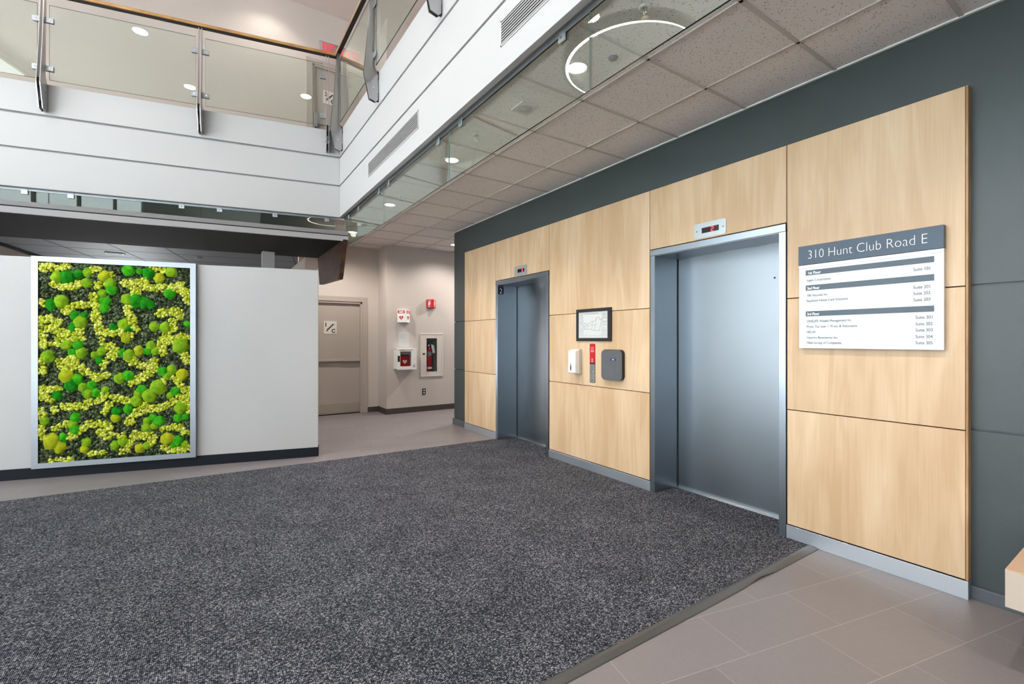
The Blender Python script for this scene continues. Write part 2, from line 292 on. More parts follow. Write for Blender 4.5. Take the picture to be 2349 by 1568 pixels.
class MB:
    def __init__(s, F=I4): s.F = F; s.v = []; s.f = []; s.mi = []; s.sm = []; s.cur = 0; s.smooth = False
    def add(s, vs, fs):
        b = len(s.v); s.v += [tuple(s.F @ Vector(v)) for v in vs]
        for f in fs: s.f.append(tuple(b + i for i in f)); s.mi.append(s.cur); s.sm.append(s.smooth)
    def box(s, a0, a1, b0, b1, c0, c1):
        a0, a1 = min(a0, a1), max(a0, a1); b0, b1 = min(b0, b1), max(b0, b1); c0, c1 = min(c0, c1), max(c0, c1)
        s.add([(a0, b0, c0), (a1, b0, c0), (a1, b1, c0), (a0, b1, c0), (a0, b0, c1), (a1, b0, c1), (a1, b1, c1), (a0, b1, c1)],
              [(0, 3, 2, 1), (4, 5, 6, 7), (0, 1, 5, 4), (1, 2, 6, 5), (2, 3, 7, 6), (3, 0, 4, 7)]); return s
    def bev(s, a0, a1, b0, b1, c0, c1, r=.003, seg=2):
        bm = bmesh.new(); bmesh.ops.create_cube(bm, size=1)
        for v in bm.verts: v.co = Vector(((a0 + a1) / 2 + v.co.x * (a1 - a0), (b0 + b1) / 2 + v.co.y * (b1 - b0), (c0 + c1) / 2 + v.co.z * (c1 - c0)))
        bmesh.ops.bevel(bm, geom=list(bm.edges), offset=r, segments=seg, affect='EDGES', profile=.5)
        s.addbm(bm); return s
    def addbm(s, bm):
        bm.verts.index_update()
        s.add([v.co[:] for v in bm.verts], [[v.index for v in f.verts] for f in bm.faces]); bm.free()
    def prism(s, pts, c0, c1):
        n = len(pts); vs = [(a, b, c0) for a, b in pts] + [(a, b, c1) for a, b in pts]
        s.add(vs, [tuple(range(n - 1, -1, -1)), tuple(range(n, 2 * n))] + [(i, (i + 1) % n, n + (i + 1) % n, n + i) for i in range(n)]); return s
    def rr(s, a0, a1, b0, b1, r, c0, c1, seg=6):
        pts = []
        for cx_, cy_, t0 in ((a1 - r, b1 - r, 0), (a0 + r, b1 - r, 90), (a0 + r, b0 + r, 180), (a1 - r, b0 + r, 270)):
            for k in range(seg + 1): t = R(t0 + 90 * k / seg); pts.append((cx_ + r * math.cos(t), cy_ + r * math.sin(t)))
        return s.prism(pts, c0, c1)
    def cyl(s, p0, p1, r0, r1=None, n=20, caps=True):
        r1 = r0 if r1 is None else r1; p0 = Vector(p0); p1 = Vector(p1); d = (p1 - p0).normalized()
        u = d.orthogonal().normalized(); w = d.cross(u); vs = []
        for p, r in ((p0, r0), (p1, r1)):
            for k in range(n): t = 2 * math.pi * k / n; vs.append(tuple(p + u * r * math.cos(t) + w * r * math.sin(t)))
        fs = [(k, (k + 1) % n, n + (k + 1) % n, n + k) for k in range(n)]
        sm = s.smooth; s.smooth = True; s.add(vs, fs); s.smooth = sm
        if caps: s.add(vs, [tuple(range(n - 1, -1, -1)), tuple(range(n, 2 * n))])
        return s
    def lathe(s, prof, c, axis=2, n=32):
        # prof: (radius, height) ; around local axis
        vs = []; 
        for r, h in prof:
            for k in range(n):
                t = 2 * math.pi * k / n; q = [r * math.cos(t), r * math.sin(t)]; q.insert(axis, h)
                vs.append((c[0] + q[0], c[1] + q[1], c[2] + q[2]))
        fs = [(i * n + k, i * n + (k + 1) % n, (i + 1) * n + (k + 1) % n, (i + 1) * n + k) for i in range(len(prof) - 1) for k in range(n)]
        sm = s.smooth; s.smooth = True; s.add(vs, fs); s.smooth = sm
        return s
    def text(s, txt, a, b, h, c=.0005, w=None, align='L', thin=0, th=.0006, F=None):
        vs, fs, x0, x1 = text_geo(txt, thin)
        k = h / CAP; kx = k if w is None else w / (x1 - x0)
        off = {'L': -x0 * kx, 'C': -(x0 + x1) / 2 * kx, 'R': -x1 * kx}[align]
        s.add([(a + v[0] * kx + off, b + v[1] * k, c + (th if v[2] > 0 else 0)) for v in vs], fs); return s
    def build(s, name, mats, parent=None, label=None):
        me = bpy.data.meshes.new(name)
        if not isinstance(mats, (list, tuple)): mats = [mats]
        V = [Vector(v) for v in s.v]
        if parent is not None:
            inv = parent.matrix_basis.inverted() if parent.parent is None else (parent.parent.matrix_basis @ parent.matrix_basis).inverted()
            V = [inv @ v for v in V]; o0 = Vector((0, 0, 0))
        else:
            xs = [v.x for v in V]; ys = [v.y for v in V]; zs = [v.z for v in V]
            o0 = Vector(((min(xs) + max(xs)) / 2, (min(ys) + max(ys)) / 2, min(zs))); V = [v - o0 for v in V]
        me.from_pydata([v[:] for v in V], [], s.f)
        for m in mats: me.materials.append(M[m])
        me.polygons.foreach_set('material_index', s.mi); me.polygons.foreach_set('use_smooth', s.sm)
        bm = bmesh.new(); bm.from_mesh(me); bmesh.ops.recalc_face_normals(bm, faces=bm.faces); bm.to_mesh(me); bm.free()
        me.update()
        o = bpy.data.objects.new(name, me); COL.objects.link(o); o.location = o0
        if parent is not None: o.parent = parent
        if label: o['label'] = label
        return o

_tc = {}
def text_geo(txt, thin=0):
    k = (txt, thin)
    if k in _tc: return _tc[k]
    cu = bpy.data.curves.new('t', 'FONT'); cu.body = txt; cu.size = 1; cu.extrude = .01; cu.resolution_u = 4; cu.offset = -thin
    ob = bpy.data.objects.new('t', cu); COL.objects.link(ob)
    dg = bpy.context.evaluated_depsgraph_get(); me = bpy.data.meshes.new_from_object(ob.evaluated_get(dg))
    vs = [tuple(v.co) for v in me.vertices]; fs = [tuple(p.vertices) for p in me.polygons]
    xs = [v[0] for v in vs] or [0, 1]
    COL.objects.unlink(ob); bpy.data.objects.remove(ob); bpy.data.curves.remove(cu); bpy.data.meshes.remove(me)
    _tc[k] = (vs, fs, min(xs), max(xs)); return _tc[k]
CAP = 1; CAP = max(v[1] for v in text_geo('H')[0])

def thing(name, label, cat, loc=(0, 0, 0), rz=0, group=None, kind=None):
    o = bpy.data.objects.new(name, None); COL.objects.link(o); o.location = loc; o.rotation_euler = (0, 0, rz)
    o.empty_display_size = .1
    o.matrix_basis = Matrix.Translation(Vector(loc)) @ Matrix.Rotation(rz, 4, 'Z')
    if kind: o['kind'] = kind
    if label: o['label'] = label
    if cat: o['category'] = cat
    if group: o['group'] = group
    return o
def tag(o, label, cat, group=None):
    o['label'] = label; o['category'] = cat
    if group: o['group'] = group
    return o
def struct(o, label=None):
    o['kind'] = 'structure'
    if label: o['label'] = label
    return o
def dup(root, loc, label, group=None):
    r = root.copy(); COL.objects.link(r); r.location = loc; r['label'] = label
    if group: r['group'] = group
    for ch in list(root.children):
        c = ch.copy(); COL.objects.link(c); c.parent = r
        for g in list(ch.children):
            d = g.copy(); COL.objects.link(d); d.parent = c
    return r

XF = 1.694; YC = 7.17                       # atrium corner (x of right fascia, y of the corner)
EW = frame((3.5, 0, 0), (0, -1, 0))         # elevator wall: a = -y, b = z, c = towards the lobby
FR = frame((XF, 0, 0), (0, -1, 0))          # right fascia: a = -y
FL = frame((XF, YC, 0), (.9815, -.1915, 0)) # left fascia: a = -distance from corner
MW = frame((1.174, 6.062, 0), (.971, -.239, 0))  # partition with the moss picture
def YF(y): return frame((0, y, 0), (1, 0, 0))    # walls that face the camera: a = x, c = -y
ZC = 3.25; ZU = 4.45; ZT = 7.58

# ================================================================== SETTING
# floor: tiles run 12.4 degrees off the elevator wall
a_ = R(-12.4); e_ = Vector((math.cos(a_), math.sin(a_), 0)); g_ = Vector((-math.sin(a_), math.cos(a_), 0))
fo = e_ * .54 + g_ * .014
me = bpy.data.meshes.new('floor'); Mf = Matrix.Translation(fo) @ Matrix.Rotation(a_, 4, 'Z'); inv = Mf.inverted()
cs = [(-6, -4.2), (8.2, -4.2), (8.2, 14.2), (-6, 14.2)]
me.from_pydata([(inv @ Vector((x, y, z)))[:] for z in (0, -.15) for x, y in cs], [], [(0, 1, 2, 3), (7, 6, 5, 4), (0, 4, 5, 1), (1, 5, 6, 2), (2, 6, 7, 3), (3, 7, 4, 0)])
me.materials.append(M['tile']); fl = bpy.data.objects.new('floor', me); COL.objects.link(fl); fl.location = fo; fl.rotation_euler = (0, 0, a_); struct(fl)
struct(MB().box(-70, 70, -70, 70, -.4, -.16).build('ground', 'paving'))

# lobby ceiling at 3.25 (mineral tiles) and its grid
F_ = I4
def slabpoly(z0, z1): return None
pts_r = [(XF + .09, -4), (3.56, -4), (3.56, 7.1), (8, 7.1), (8, 9.3), (2.0, 9.3), (XF + .09, 7.26)]
mb = MB(); mb.prism(pts_r, ZC, ZC + .02)
lc = C2 = Vector((-.9815, .1915)); nn_ = Vector((.1915, .9815)); c0 = Vector((XF, YC)) + nn_ * .09
p_l = c0 + lc * 7.6
mb.prism([(XF + .09, 7.262), (2.0, 9.3), (2.0, 14), (-5.8, 14), (p_l.x, p_l.y)], ZC, ZC + .02)
struct(mb.build('ceiling', 'ceiltile'))
mb = MB(); P_ = .622
x = 2.40; xs_ = [2.40 - P_ + .0, 2.40, 3.024]
for x in (2.40, 3.024): mb.bev(x - .012, x + .012, -4, 9.2 if x > 2.9 else 9.2, ZC - .007, ZC + .001, .002, 1)
y = 1.38 - P_ * 8
while y < 9.2:
    x1 = 3.56 if y < 7.1 else (8 if y < 8.69 else 2.92)
    mb.bev(XF + .1, x1, y - .012, y + .012, ZC - .007, ZC + .001, .002, 1); y += P_
for x in (3.646, 4.268, 4.89): mb.bev(x - .012, x + .012, 7.1, 8.69, ZC - .007, ZC + .001, .002, 1)
struct(mb.build('trim_1', 'gridbar'))
mb = MB(); mb.bev(3.535, 3.56, -4, 7.1, ZC - .01, ZC + .001, .003, 1); mb.bev(3.56, 8, 7.1, 7.13, ZC - .01, ZC + .001, .003, 1)
mb.bev(XF + .087, XF + .112, -4, 7.2, ZC - .008, ZC + .001, .002, 1)
struct(mb.build('trim_2', 'gridwhite'))

# elevator core wall: slate panels with shadow gaps, openings for the two elevators
OP = [(1.69, 2.88, 0, 2.24), (4.45, 5.635, 0, 2.24)]
mb = MB()
def core(y0, y1, z0, z1): mb.box(3.56, 3.9, y0, y1, z0, z1)
segs = [(-4, 1.69), (2.88, 4.45), (5.635, 7.1)]
for y0, y1 in segs:
    for z0, z1 in ((0, .927), (.939, 1.727), (1.739, 3.25)): core(y0, y1, z0, z1)
    mb.box(3.575, 3.9, y0, y1 - (.015 if y1 > 7 else 0), .927, .939); mb.box(3.575, 3.9, y0, y1 - (.015 if y1 > 7 else 0), 1.727, 1.739)
for y0, y1, z0, z1 in OP: core(y0, y1, z1, 3.25)
mb.box(3.9, 8, 7.0, 7.1, 0, 3.25); mb.box(3.9, 4.0, -4, 7.0, 0, 3.25)
struct(mb.build('wall_right', 'dark'))
mb = MB(); mb.bev(3.535, 3.56, -4, .722, 0, .07, .003); mb.bev(3.535, 3.56, 6.62, 7.12, 0, .1, .003); mb.bev(3.56, 8, 7.1, 7.12, 0, .1, .003)
struct(mb.build('baseboard_right', 'bluebase'))

# far walls: the stair door wall and the wall with the AED
DX0, DX1 = 1.69, 2.60
def wall_open(mb, x0, x1, z0, z1, dx0, dx1, dz1, F):
    mb.F = F
    mb.box(x0, dx0, z0, z1, -.12, 0); mb.box(dx1, x1, z0, z1, -.12, 0); mb.box(dx0, dx1, dz1, z1, -.12, 0)
mb = MB(); wall_open(mb, 1.56, 2.92, 0, ZC, DX0, DX1, 2.19, YF(9.2)); mb.F = I4; mb.box(1.56, 1.6, 9.3, 14, 0, 2.95)
struct(mb.build('wall_back', 'wall'))
mb = MB(); mb.box(2.92, 3.66, 8.69, 9.32, 0, ZC); mb.box(4.04, 8, 8.69, 9.32, 0, ZC); mb.box(3.66, 4.04, 8.69, 9.32, 0, .75); mb.box(3.66, 4.04, 8.69, 9.32, 1.5, ZC); mb.box(3.66, 4.04, 8.9, 9.32, .75, 1.5)
struct(mb.build('wall_alcove', 'wall'))
mb = MB(); mb.bev(2.705, 2.92, 9.185, 9.2, 0, .1, .003); mb.bev(2.907, 2.92, 8.68, 9.2, 0, .108, .003); mb.bev(2.907, 8, 8.677, 8.69, 0, .108, .003)
struct(mb.build('baseboard_back', 'brownbase'))
mb = MB(); mb.box(8, 8.1, 7, 9.3, 0, ZC); struct(mb.build('wall_hall_end', 'wall'))

# upper floor slab, walls and ceiling
mb = MB()
mb.prism([(XF + .05, -4), (6.5, -4), (6.5, 9.3), (6.5, 14), (-5.8, 14), ((c0 + lc * 7.6).x, (c0 + lc * 7.6).y - .03), (XF + .05, YC + .05)], 3.45, ZU)
struct(mb.build('floor_upper', 'uceil'))
mb = MB(); wall_open(mb, -5.8, 2.92, ZU, ZT, DX0, DX1, ZU + 2.12, YF(9.2)); mb.F = I4; mb.box(2.92, 6.5, 8.69, 9.32, ZU, ZT)
struct(mb.build('wall_upper_back', 'upper'))
mb = MB(); mb.box(6.5, 6.6, -4, 9.3, ZU, ZT); struct(mb.build('wall_upper_right', 'upper'))
mb = MB(); mb.box(-6, 6.6, -4.2, 14.2, ZT, ZT + .1); struct(mb.build('ceiling_upper', 'uceil'))
# room behind the partition
mb = MB(); mb.box(-5.9, -2.1, 14, 14.1, 0, ZC); mb.box(-.9, 1.6, 14, 14.1, 0, ZC); mb.box(-2.1, -.9, 14, 14.1, 2.2, ZC); struct(mb.build('wall_corridor_end', 'wall'))
D753 = Vector((-.218, .976)).normalized()
# beige wall at the far left under the dark ceiling
mb = MB(); p0 = Vector((-2.85, 9.1)); p1 = Vector((-2.14, 13.9)); q = Vector((-(p1 - p0).y, (p1 - p0).x)).normalized() * .12
mb.prism([(p0.x, p0.y), (p1.x, p1.y), (p1.x + q.x, p1.y + q.y), (p0.x + q.x, p0.y + q.y)], 0, 2.93); struct(mb.build('wall_far_left', 'wall'))
mb = MB(); q2 = q.normalized() * -.03
mb.prism([(p0.x, p0.y), (p1.x, p1.y), (p1.x + q2.x, p1.y + q2.y), (p0.x + q2.x, p0.y + q2.y)], 2.90, 2.95); struct(mb.build('trim_3', 'seam'))
# solid sides that close the building away from the glazing
mb = MB(); mb.box(-5.9, -5.8, 7.8, 14, 0, ZT); mb.box(-5.9, -5.8, -4.1, -2.5, 0, 7.45); mb.box(-5.9, -5.8, -4.1, 14, 7.45, ZT); struct(mb.build('wall_left', 'white'))
mb = MB(); mb.box(-2.8, 6.6, -4.1, -4, 0, ZT); mb.box(-5.9, 3.5, -4.1, -4, 4.33, ZT); struct(mb.build('wall_front', 'white'))

# curtain walls (out of view, they light the lobby)
def curtain(name, F, a0, a1, step, zt=7.45):
    mb = MB(F); n = round((a1 - a0) / step)
    for i in range(n + 1): a = a0 + (a1 - a0) * i / n; mb.box(a - .03, a + .03, 0, zt, -.05, .02)
    for z in [q for q in (.03, 1.0, 2.7, 4.3, 6.0, 7.42) if q < zt]: mb.box(a0, a1, z - .03, z + .03, -.048, .018)
    w = struct(mb.build(name, 'darkmetal'))
    g = MB(F); g.box(a0, a1, .03, zt - .03, -.012, -.006); g.build('pane', 'clearglass', w)
curtain('window_1', frame((XW, 0, 0), (0, 1, 0)), -2.5, 7.8, 1.5)
curtain('window_2', frame((0, YW, 0), (-1, 0, 0)), 2.8, 5.8, 1.5, 4.33)
curtain('added_window', frame((0, 14.0, 0), (1, 0, 0)), -2.1, -.9, 1.17, 2.2)  # out of view, added to throw daylight along the dark ceiling

# ================================================================== ATRIUM FASCIAS (white bands with reveals)
def fascia(name, F, a0, a1):
    mb = MB(F)
    for z0, z1 in ((3.258, 3.712), (3.735, 4.132), (4.158, 4.53)): mb.bev(a0, a1, z0, z1, -.05, 0, .002, 1)
    f = struct(mb.build(name, 'fasciawhite'))
    b = MB(F); b.box(a0, a1, 3.262, 4.5, -.085, -.03); b.box(a0, a1, 3.264, 3.28, -.088, -.048); b.build('reveal', 'reveal', f)
    return f
fascia('wall_gallery_right', FR, -7.17, 4.0)
fascia('wall_gallery_left', FL, -7.65, 0.0)

# ventilation grilles let into the right fascia
def grille(y0, y1, label):
    t = thing('vent_grille', label, 'vent', (XF, (y0 + y1) / 2, 3.43), 0, 'linear grilles in the white gallery fascia')
    mb = MB(FR); a0, a1 = -y1, -y0; z0, z1 = 3.428, 3.606
    mb.bev(a0, a1, z0, z0 + .012, -.002, .006, .001, 1); mb.bev(a0, a1, z1 - .012, z1, -.002, .006, .001, 1)
    mb.bev(a0, a0 + .012, z0, z1, -.002, .006, .001, 1); mb.bev(a1 - .012, a1, z0, z1, -.002, .006, .001, 1); mb.build('frame', 'white', t)
    MB(FR).box(a0 + .01, a1 - .01, z0 + .01, z1 - .01, .0005, .0015).build('backing', 'black', t)
    n = 8
    for k in range(n):
        z = z0 + .022 + (z1 - z0 - .044) * k / (n - 1)
        m = MB(FR); m.prism([(0, 0)] * 0 or [(a0 + .012, z - .003), (a1 - .012, z - .003), (a1 - .012, z + .004), (a0 + .012, z + .004)], .0015, .0035); m.build('slat', 'white', t)
grille(4.128, 5.724, 'long white linear vent grille in fascia nearer the atrium corner')
grille(1.07, 2.673, 'white linear vent grille in fascia cut off by top edge of photo')

# glass draught baffles hung from under the fascias
def baffle(name, F, joints, clips, label):
    t = thing('glass_baffle', label, 'glass baffle', (F @ Vector(((joints[0] + joints[-1]) / 2, 2.8, -.08))))
    for a0, a1 in zip(joints[:-1], joints[1:]):
        mb = MB(F); mb.box(a0 + .003, a1 - .003, 2.805, 3.235, -.086, -.076)
        p = mb.build('glass_pane', ['baffle', 'glassedge', 'glassjoint'], t)
        nz = Vector((F[0][2], F[1][2], 0))
        for q in p.data.polygons:
            if abs(q.normal.dot(nz)) < .5: q.material_index = 1 if abs(q.normal.z) > .5 else 2
    for a in clips:
        mb = MB(F); mb.bev(a - .032, a + .032, 3.19, 3.262, -.076, -.066, .002, 1); mb.bev(a - .032, a + .032, 3.19, 3.262, -.098, -.087, .002, 1)
        c = mb.build('clamp', 'alum', t)
        MB(F).cyl((a, 3.215, -.066), (a, 3.215, -.061), .007, n=12).build('bolt', 'chrome', c)
    MB(F).box(joints[0], joints[-1], 3.235, 3.262, -.09, -.072).build('channel', 'alum', t)
baffle('b', FR, [-7.17, -5.39, -3.64, -1.88, -.12, 1.64, 3.4], [-6.95, -6.44, -5.55, -5.2, -3.85, -3.41, -2.11, -1.66, -.4, .2], 'clear glass smoke baffle hanging under the right hand gallery fascia')
baffle('b', FL, [-6.7, -5.0, -3.35, -1.77, -.06], [-5.2, -4.8, -3.57, -3.137, -1.985, -1.548, -.866, -.174], 'clear glass smoke baffle hanging under the left hand gallery fascia')

# ================================================================== RAILINGS
def railing(F, posts, panes, a0, a1, label, wood_axis):
    t = thing('glass_railing', label, 'railing', F @ Vector(((a0 + a1) / 2, 4.16, .05)))
    mb = MB(F); mb.cyl((a0, 5.628, .055), (a1, 5.628, .055), .027, n=20); h = mb.build('handrail', wood_axis, t)
    MB(F).bev(a0, a1, 5.588, 5.603, .028, .082, .002, 1).build('rail_bar', 'darkmetal', h)
    prof = [(5.59, .035), (5.59, .075), (5.0, .12), (4.48, .172), (4.195, .112), (4.175, .04), (4.20, .012), (4.50, .012), (4.60, .05), (5.1, .045)]
    for a in posts:
        mb = MB(F)
        for sgn in (-1, 1):
            q = F @ T3((a + sgn * .017, 0, 0)) @ Matrix(((0, 0, 1, 0), (0, 1, 0, 0), (1, 0, 0, 0), (0, 0, 0, 1)))  # local x -> out
            mb.F = q; mb.prism([(o, z) for z, o in prof], -.004, .004)
        p = mb.build('post', 'steel', t)
        MB(F).bev(a - .012, a + .012, 4.19, 4.29, .001, .10, .002, 1).build('spacer', 'darkmetal', p)
        MB(F).bev(a - .012, a + .012, 4.44, 4.54, .001, .15, .002, 1).build('spacer', 'darkmetal', p)
        for z in (4.33, 4.40):
            for sgn in (-1, 1): MB(F).cyl((a + sgn * .021, z, .07), (a + sgn * .031, z, .07), .009, n=10).build('bolt', 'chrome', p)
        for z in (4.70, 5.28):
            for sgn in (-1, 1):
                if a + sgn * .05 > panes[-1][1] + .02 or a + sgn * .05 < panes[0][0] - .02: continue
                m = MB(F); m.bev(a + sgn * .02, a + sgn * .098, z - .032, z + .032, .056, .066, .002, 1); m.bev(a + sgn * .02, a + sgn * .098, z - .032, z + .032, .034, .044, .002, 1)
                c = m.build('clamp', 'alum', t)
                MB(F).cyl((a + sgn * .068, z, .066), (a + sgn * .068, z, .071), .009, n=12).build('bolt', 'chrome', c)
    for x0, x1 in panes:
        p = MB(F).box(x0, x1, 4.565, 5.468, .045, .055).build('glass_pane', ['glass', 'glassedge'], t)
        nz = Vector((F[0][2], F[1][2], 0))
        for q in p.data.polygons:
            if abs(q.normal.dot(nz)) < .5: q.material_index = 1
M['railwood_y'] = wood('oak_handrail_side', rgb(160, 112, 58), rgb(182, 134, 76), rgb(198, 152, 94), .35, 1, 3)
railing(FR, [-7.0, -5.33, -3.62, -1.91, -.2, 1.5, 3.2], [(-6.93, -5.40), (-5.26, -3.69), (-3.55, -1.98), (-1.84, -.27), (-.13, 1.43), (1.57, 3.13)], -7.14, 4.0, 'glass and steel railing with oak handrail along the right hand gallery', 'railwood_y')
railing(FL, [-6.56, -4.95, -3.345, -1.745, -.17], [(-6.5, -5.01), (-4.89, -3.40), (-3.29, -1.80), (-1.69, -.23)], -7.6, -.04, 'glass and steel railing with oak handrail along the left hand gallery', 'railwood')

# ================================================================== WOOD PANELLING WITH PLINTH
t = thing('wood_wall_paneling', 'pale maple veneer panelling around both elevators with metal plinth', 'paneling', (3.5, 3.67, 0))
def panel(y0, y1, z0, z1, par=t): MB(EW).bev(-y1 + .0015, -y0 - .0015, z0 + .0015, z1 - .0015, -.045, 0, .0015, 1).build('panel', 'maple', par)
for y0, y1 in ((5.665, 6.612), (2.905, 4.425), (.733, 1.672)):
    for z0, z1 in ((.105, .927), (.930, 1.725), (1.728, 2.833)): panel(y0, y1, z0, z1)
panel(4.428, 5.662, 2.275, 2.833); panel(1.675, 2.902, 2.275, 2.833)
for y0, y1 in ((5.66, 6.612), (2.895, 4.43), (.7205, 1.674)): MB(EW).bev(-y1, -y0, 0, .1, -.0585 if y0 < 1 else -.035, .006, .001, 1).build('plinth', 'plinth' if y1 < 4 or True else 'brownbase', t)
MB(EW).bev(-.7325, -.722, 0.102, 2.833, -.058, -.001, .001, 1).build('edge_strip', 'plywood', t)
MB(EW).box(-6.61, -.735, .0, 2.828, -.058, -.046).box(-1.6, -1.6, 0, 0, -.05, -.05) if False else None

# ================================================================== ELEVATORS
def elevator(y0, y1, label, digit):
    # y0..y1 outer frame, far elevator has a floor plate on its left jamb
    t = thing('elevator_entrance', label, 'elevator', (3.5, (y0 + y1) / 2, 0), 0)
    w = .049; yi0, yi1 = y0 + w, y1 - w; A0, A1 = -y1, -y0
    for s_ in (0, 1):
        mb = MB(EW)
        if s_ == 0: mb.bev(A0, A0 + w, 0.0, 2.212, -.005, .008, .001, 1); mb.box(A0 + w - .004, A0 + w, 0, 2.212, -.33, -.004)
        else: mb.bev(A1 - w, A1, 0.0, 2.212, -.005, .008, .001, 1); mb.box(A1 - w, A1 - w + .004, 0, 2.212, -.33, -.004)
        mb.build('jamb', 'jambsteel', t)
    mb = MB(EW); mb.bev(A0, A1, 2.213, 2.266, -.005, .012, .001, 1); mb.box(A0 + w, A1 - w, 2.209, 2.213, -.33, -.004); mb.build('head', 'jambsteel', t)
    mb = MB(EW); mb.bev(A0 + w + .006, A1 - w + .05, .012, 2.22, -.375, -.332, .001, 1); d = mb.build('door_panel', 'doorsteel', t)
    MB(EW).cyl((A1 - w - .20, 1.93, -.332), (A1 - w - .20, 1.93, -.330), .008, n=12).build('key_hole', 'black', d)
    MB(EW).box(A0 + w - .002, A0 + w + .008, .012, 2.212, -.37, -.3285).build('shadow_gap', 'seam', t)
    mb = MB(EW); mb.bev(A0 + w, A1 - w, 0, .013, -.40, -.345, .001, 1); mb.bev(A0 + w, A1 - w, 0, .013, -.338, -.315, .001, 1); mb.bev(A0 + w, A1 - w, 0, .013, -.309, -.285, .001, 1); mb.build('sill', 'steel', t)
    if digit:
        F = frame((0, y1 - w - .0045, 0), (1, 0, 0))
        p = MB(F).bev(3.497, 3.592, 2.083, 2.203, 0, .003, .001, 1).build('floor_plate', 'black', t)
        MB(F).text('2', 3.545, 2.095, .07, .0031, align='C').build('numeral', 'whiteprint', p)
        m = MB(F); 
        for k in range(9): m.cyl((3.506 + k * .0095, 2.188, .003), (3.506 + k * .0095, 2.188, .0036), .0028, n=8)
        m.build('braille', 'whiteprint', p)
    return t
elevator(1.676, 2.889, 'brushed steel elevator doorway beside the building directory sign', False)
elevator(4.434, 5.652, 'farther brushed steel elevator doorway with black floor number plate', True)

def seg7(mb, a, b, w, h, th, on):
    S = {'a': (0, h - th, w, h), 'd': (0, 0, w, th), 'g': (0, h / 2 - th / 2, w, h / 2 + th / 2), 'f': (0, h / 2, th, h), 'b': (w - th, h / 2, w, h), 'e': (0, 0, th, h / 2), 'c': (w - th, 0, w, h / 2)}
    for k in on: x0, y0, x1, y1 = S[k]; mb.box(a + x0 + .001, b and a + x1 - .001, b + y0 + .0005, b + y1 - .0005, .0065, .0072)
def indicator(y0, y1, dy0, dy1, digit, dg, label, steel):
    t = thing('elevator_indicator', label, 'floor indicator', (3.5, (y0 + y1) / 2, 2.285), 0, 'floor indicators over the elevators')
    MB(EW).rr(-y1, -y0, 2.286, 2.412, .018, 0, .005).build('face_plate', steel, t)
    d = MB(EW).box(-dy1, -dy0, 2.325, 2.370, .005, .0062).build('display', 'ledbg', t)
    m = MB(EW); seg7(m, dg, 2.328, .024, .038, .005, digit); m.build('digit', 'led', d)
    for a in (-y1 + .026, -y0 - .026): MB(EW).cyl((a, 2.348, .005), (a, 2.348, .0062), .005, n=10).build('screw', 'black', t)
indicator(2.137, 2.427, 2.199, 2.354, 'abged', -2.269, 'steel floor indicator with red number 2 over the nearer elevator', 'alum')
indicator(4.889, 5.172, 4.944, 5.098, 'afgedc', -5.0, 'grey floor indicator with red glowing digit over the farther elevator', 'reveal')

# ================================================================== DIRECTORY SIGN
t = thing('directory_sign', 'silver building directory with slate blue header reading 310 Hunt Club Road E', 'sign', (3.47, 1.2, 1.37))
SG = frame((3.5, 1.575, 0), (0, -1, 0))
MB(SG).bev(.0, .761, 1.372, 1.946, .012, .034, .001, 1).build('board', 'signboard', t)
hd = MB(SG).bev(-.002, .762, 1.947, 2.078, .004, .04, .001, 1).build('header', 'signblue', t)
m = MB(SG); m.text('310 Hunt Club Road E', .062, 1.985, .058, .0402, w=.629, thin=.02, th=.002); m.build('header_lettering', 'whiteprint', hd)
m = MB(SG); m.box(.0, .761, 1.925, 1.944, .0342, .0375); m.build('strip', 'alum', t)
for z0, z1, tx, tx0 in ((1.873, 1.908, '1st Floor', .060), (1.768, 1.805, '2nd Floor', .053), (1.591, 1.626, '3rd Floor', .052)):
    b = MB(SG).box(.043, .719, z0, z1, .034, .0346).build('floor_bar', 'signbar', t)
    m = MB(SG); m.text(tx, tx0, z0 + .007, .0175, .0348, w=.077, thin=-.022); m.build('bar_lettering', 'whiteprint', b)
m = MB(SG)
for tx, a0, a1, z in (('Iogen Corporation', .052, .196, 1.831), ('VBI Vaccines Inc.', .051, .181, 1.727), ('Bayshore Home Care Solutions', .051, .294, 1.690), ('ONELIFE Wealth Management Inc.', .051, .318, 1.550),
                      ('Pryor Tax Law  /  Pryor & Associates', .051, .346, 1.513), ('HELUX', .051, .105, 1.476), ('Genviro Biosciences Inc.', .051, .239, 1.438), ('Mitel Group of Companies', .051, .257, 1.403)):
    m.text(tx, a0, z, .0155, .0348, w=a1 - a0)
for tx, a0, a1, z in (('Suite 101', .626, .701, 1.833), ('Suite 201', .626, .701, 1.728), ('Suite 202', .626, .702, 1.692), ('Suite 203', .626, .702, 1.655), ('Suite 301', .636, .711, 1.552), ('Suite 302', .636, .712, 1.514), ('Suite 303', .636, .712, 1.478), ('Suite 304', .636, .712, 1.440), ('Suite 305', .636, .712, 1.404)):
    m.text(tx, a0, z, .018, .0348, w=a1 - a0)
m.build('tenant_lettering', 'greyprint', t)
m = MB(SG)
for z in (1.826, 1.719, 1.683, 1.646, 1.620 * 0 + 1.543, 1.505, 1.468, 1.431, 1.397): m.box(.050, .719, z - .0004, z + .0004, .034, .0346)
m.build('rule_lines', 'reveal', t)

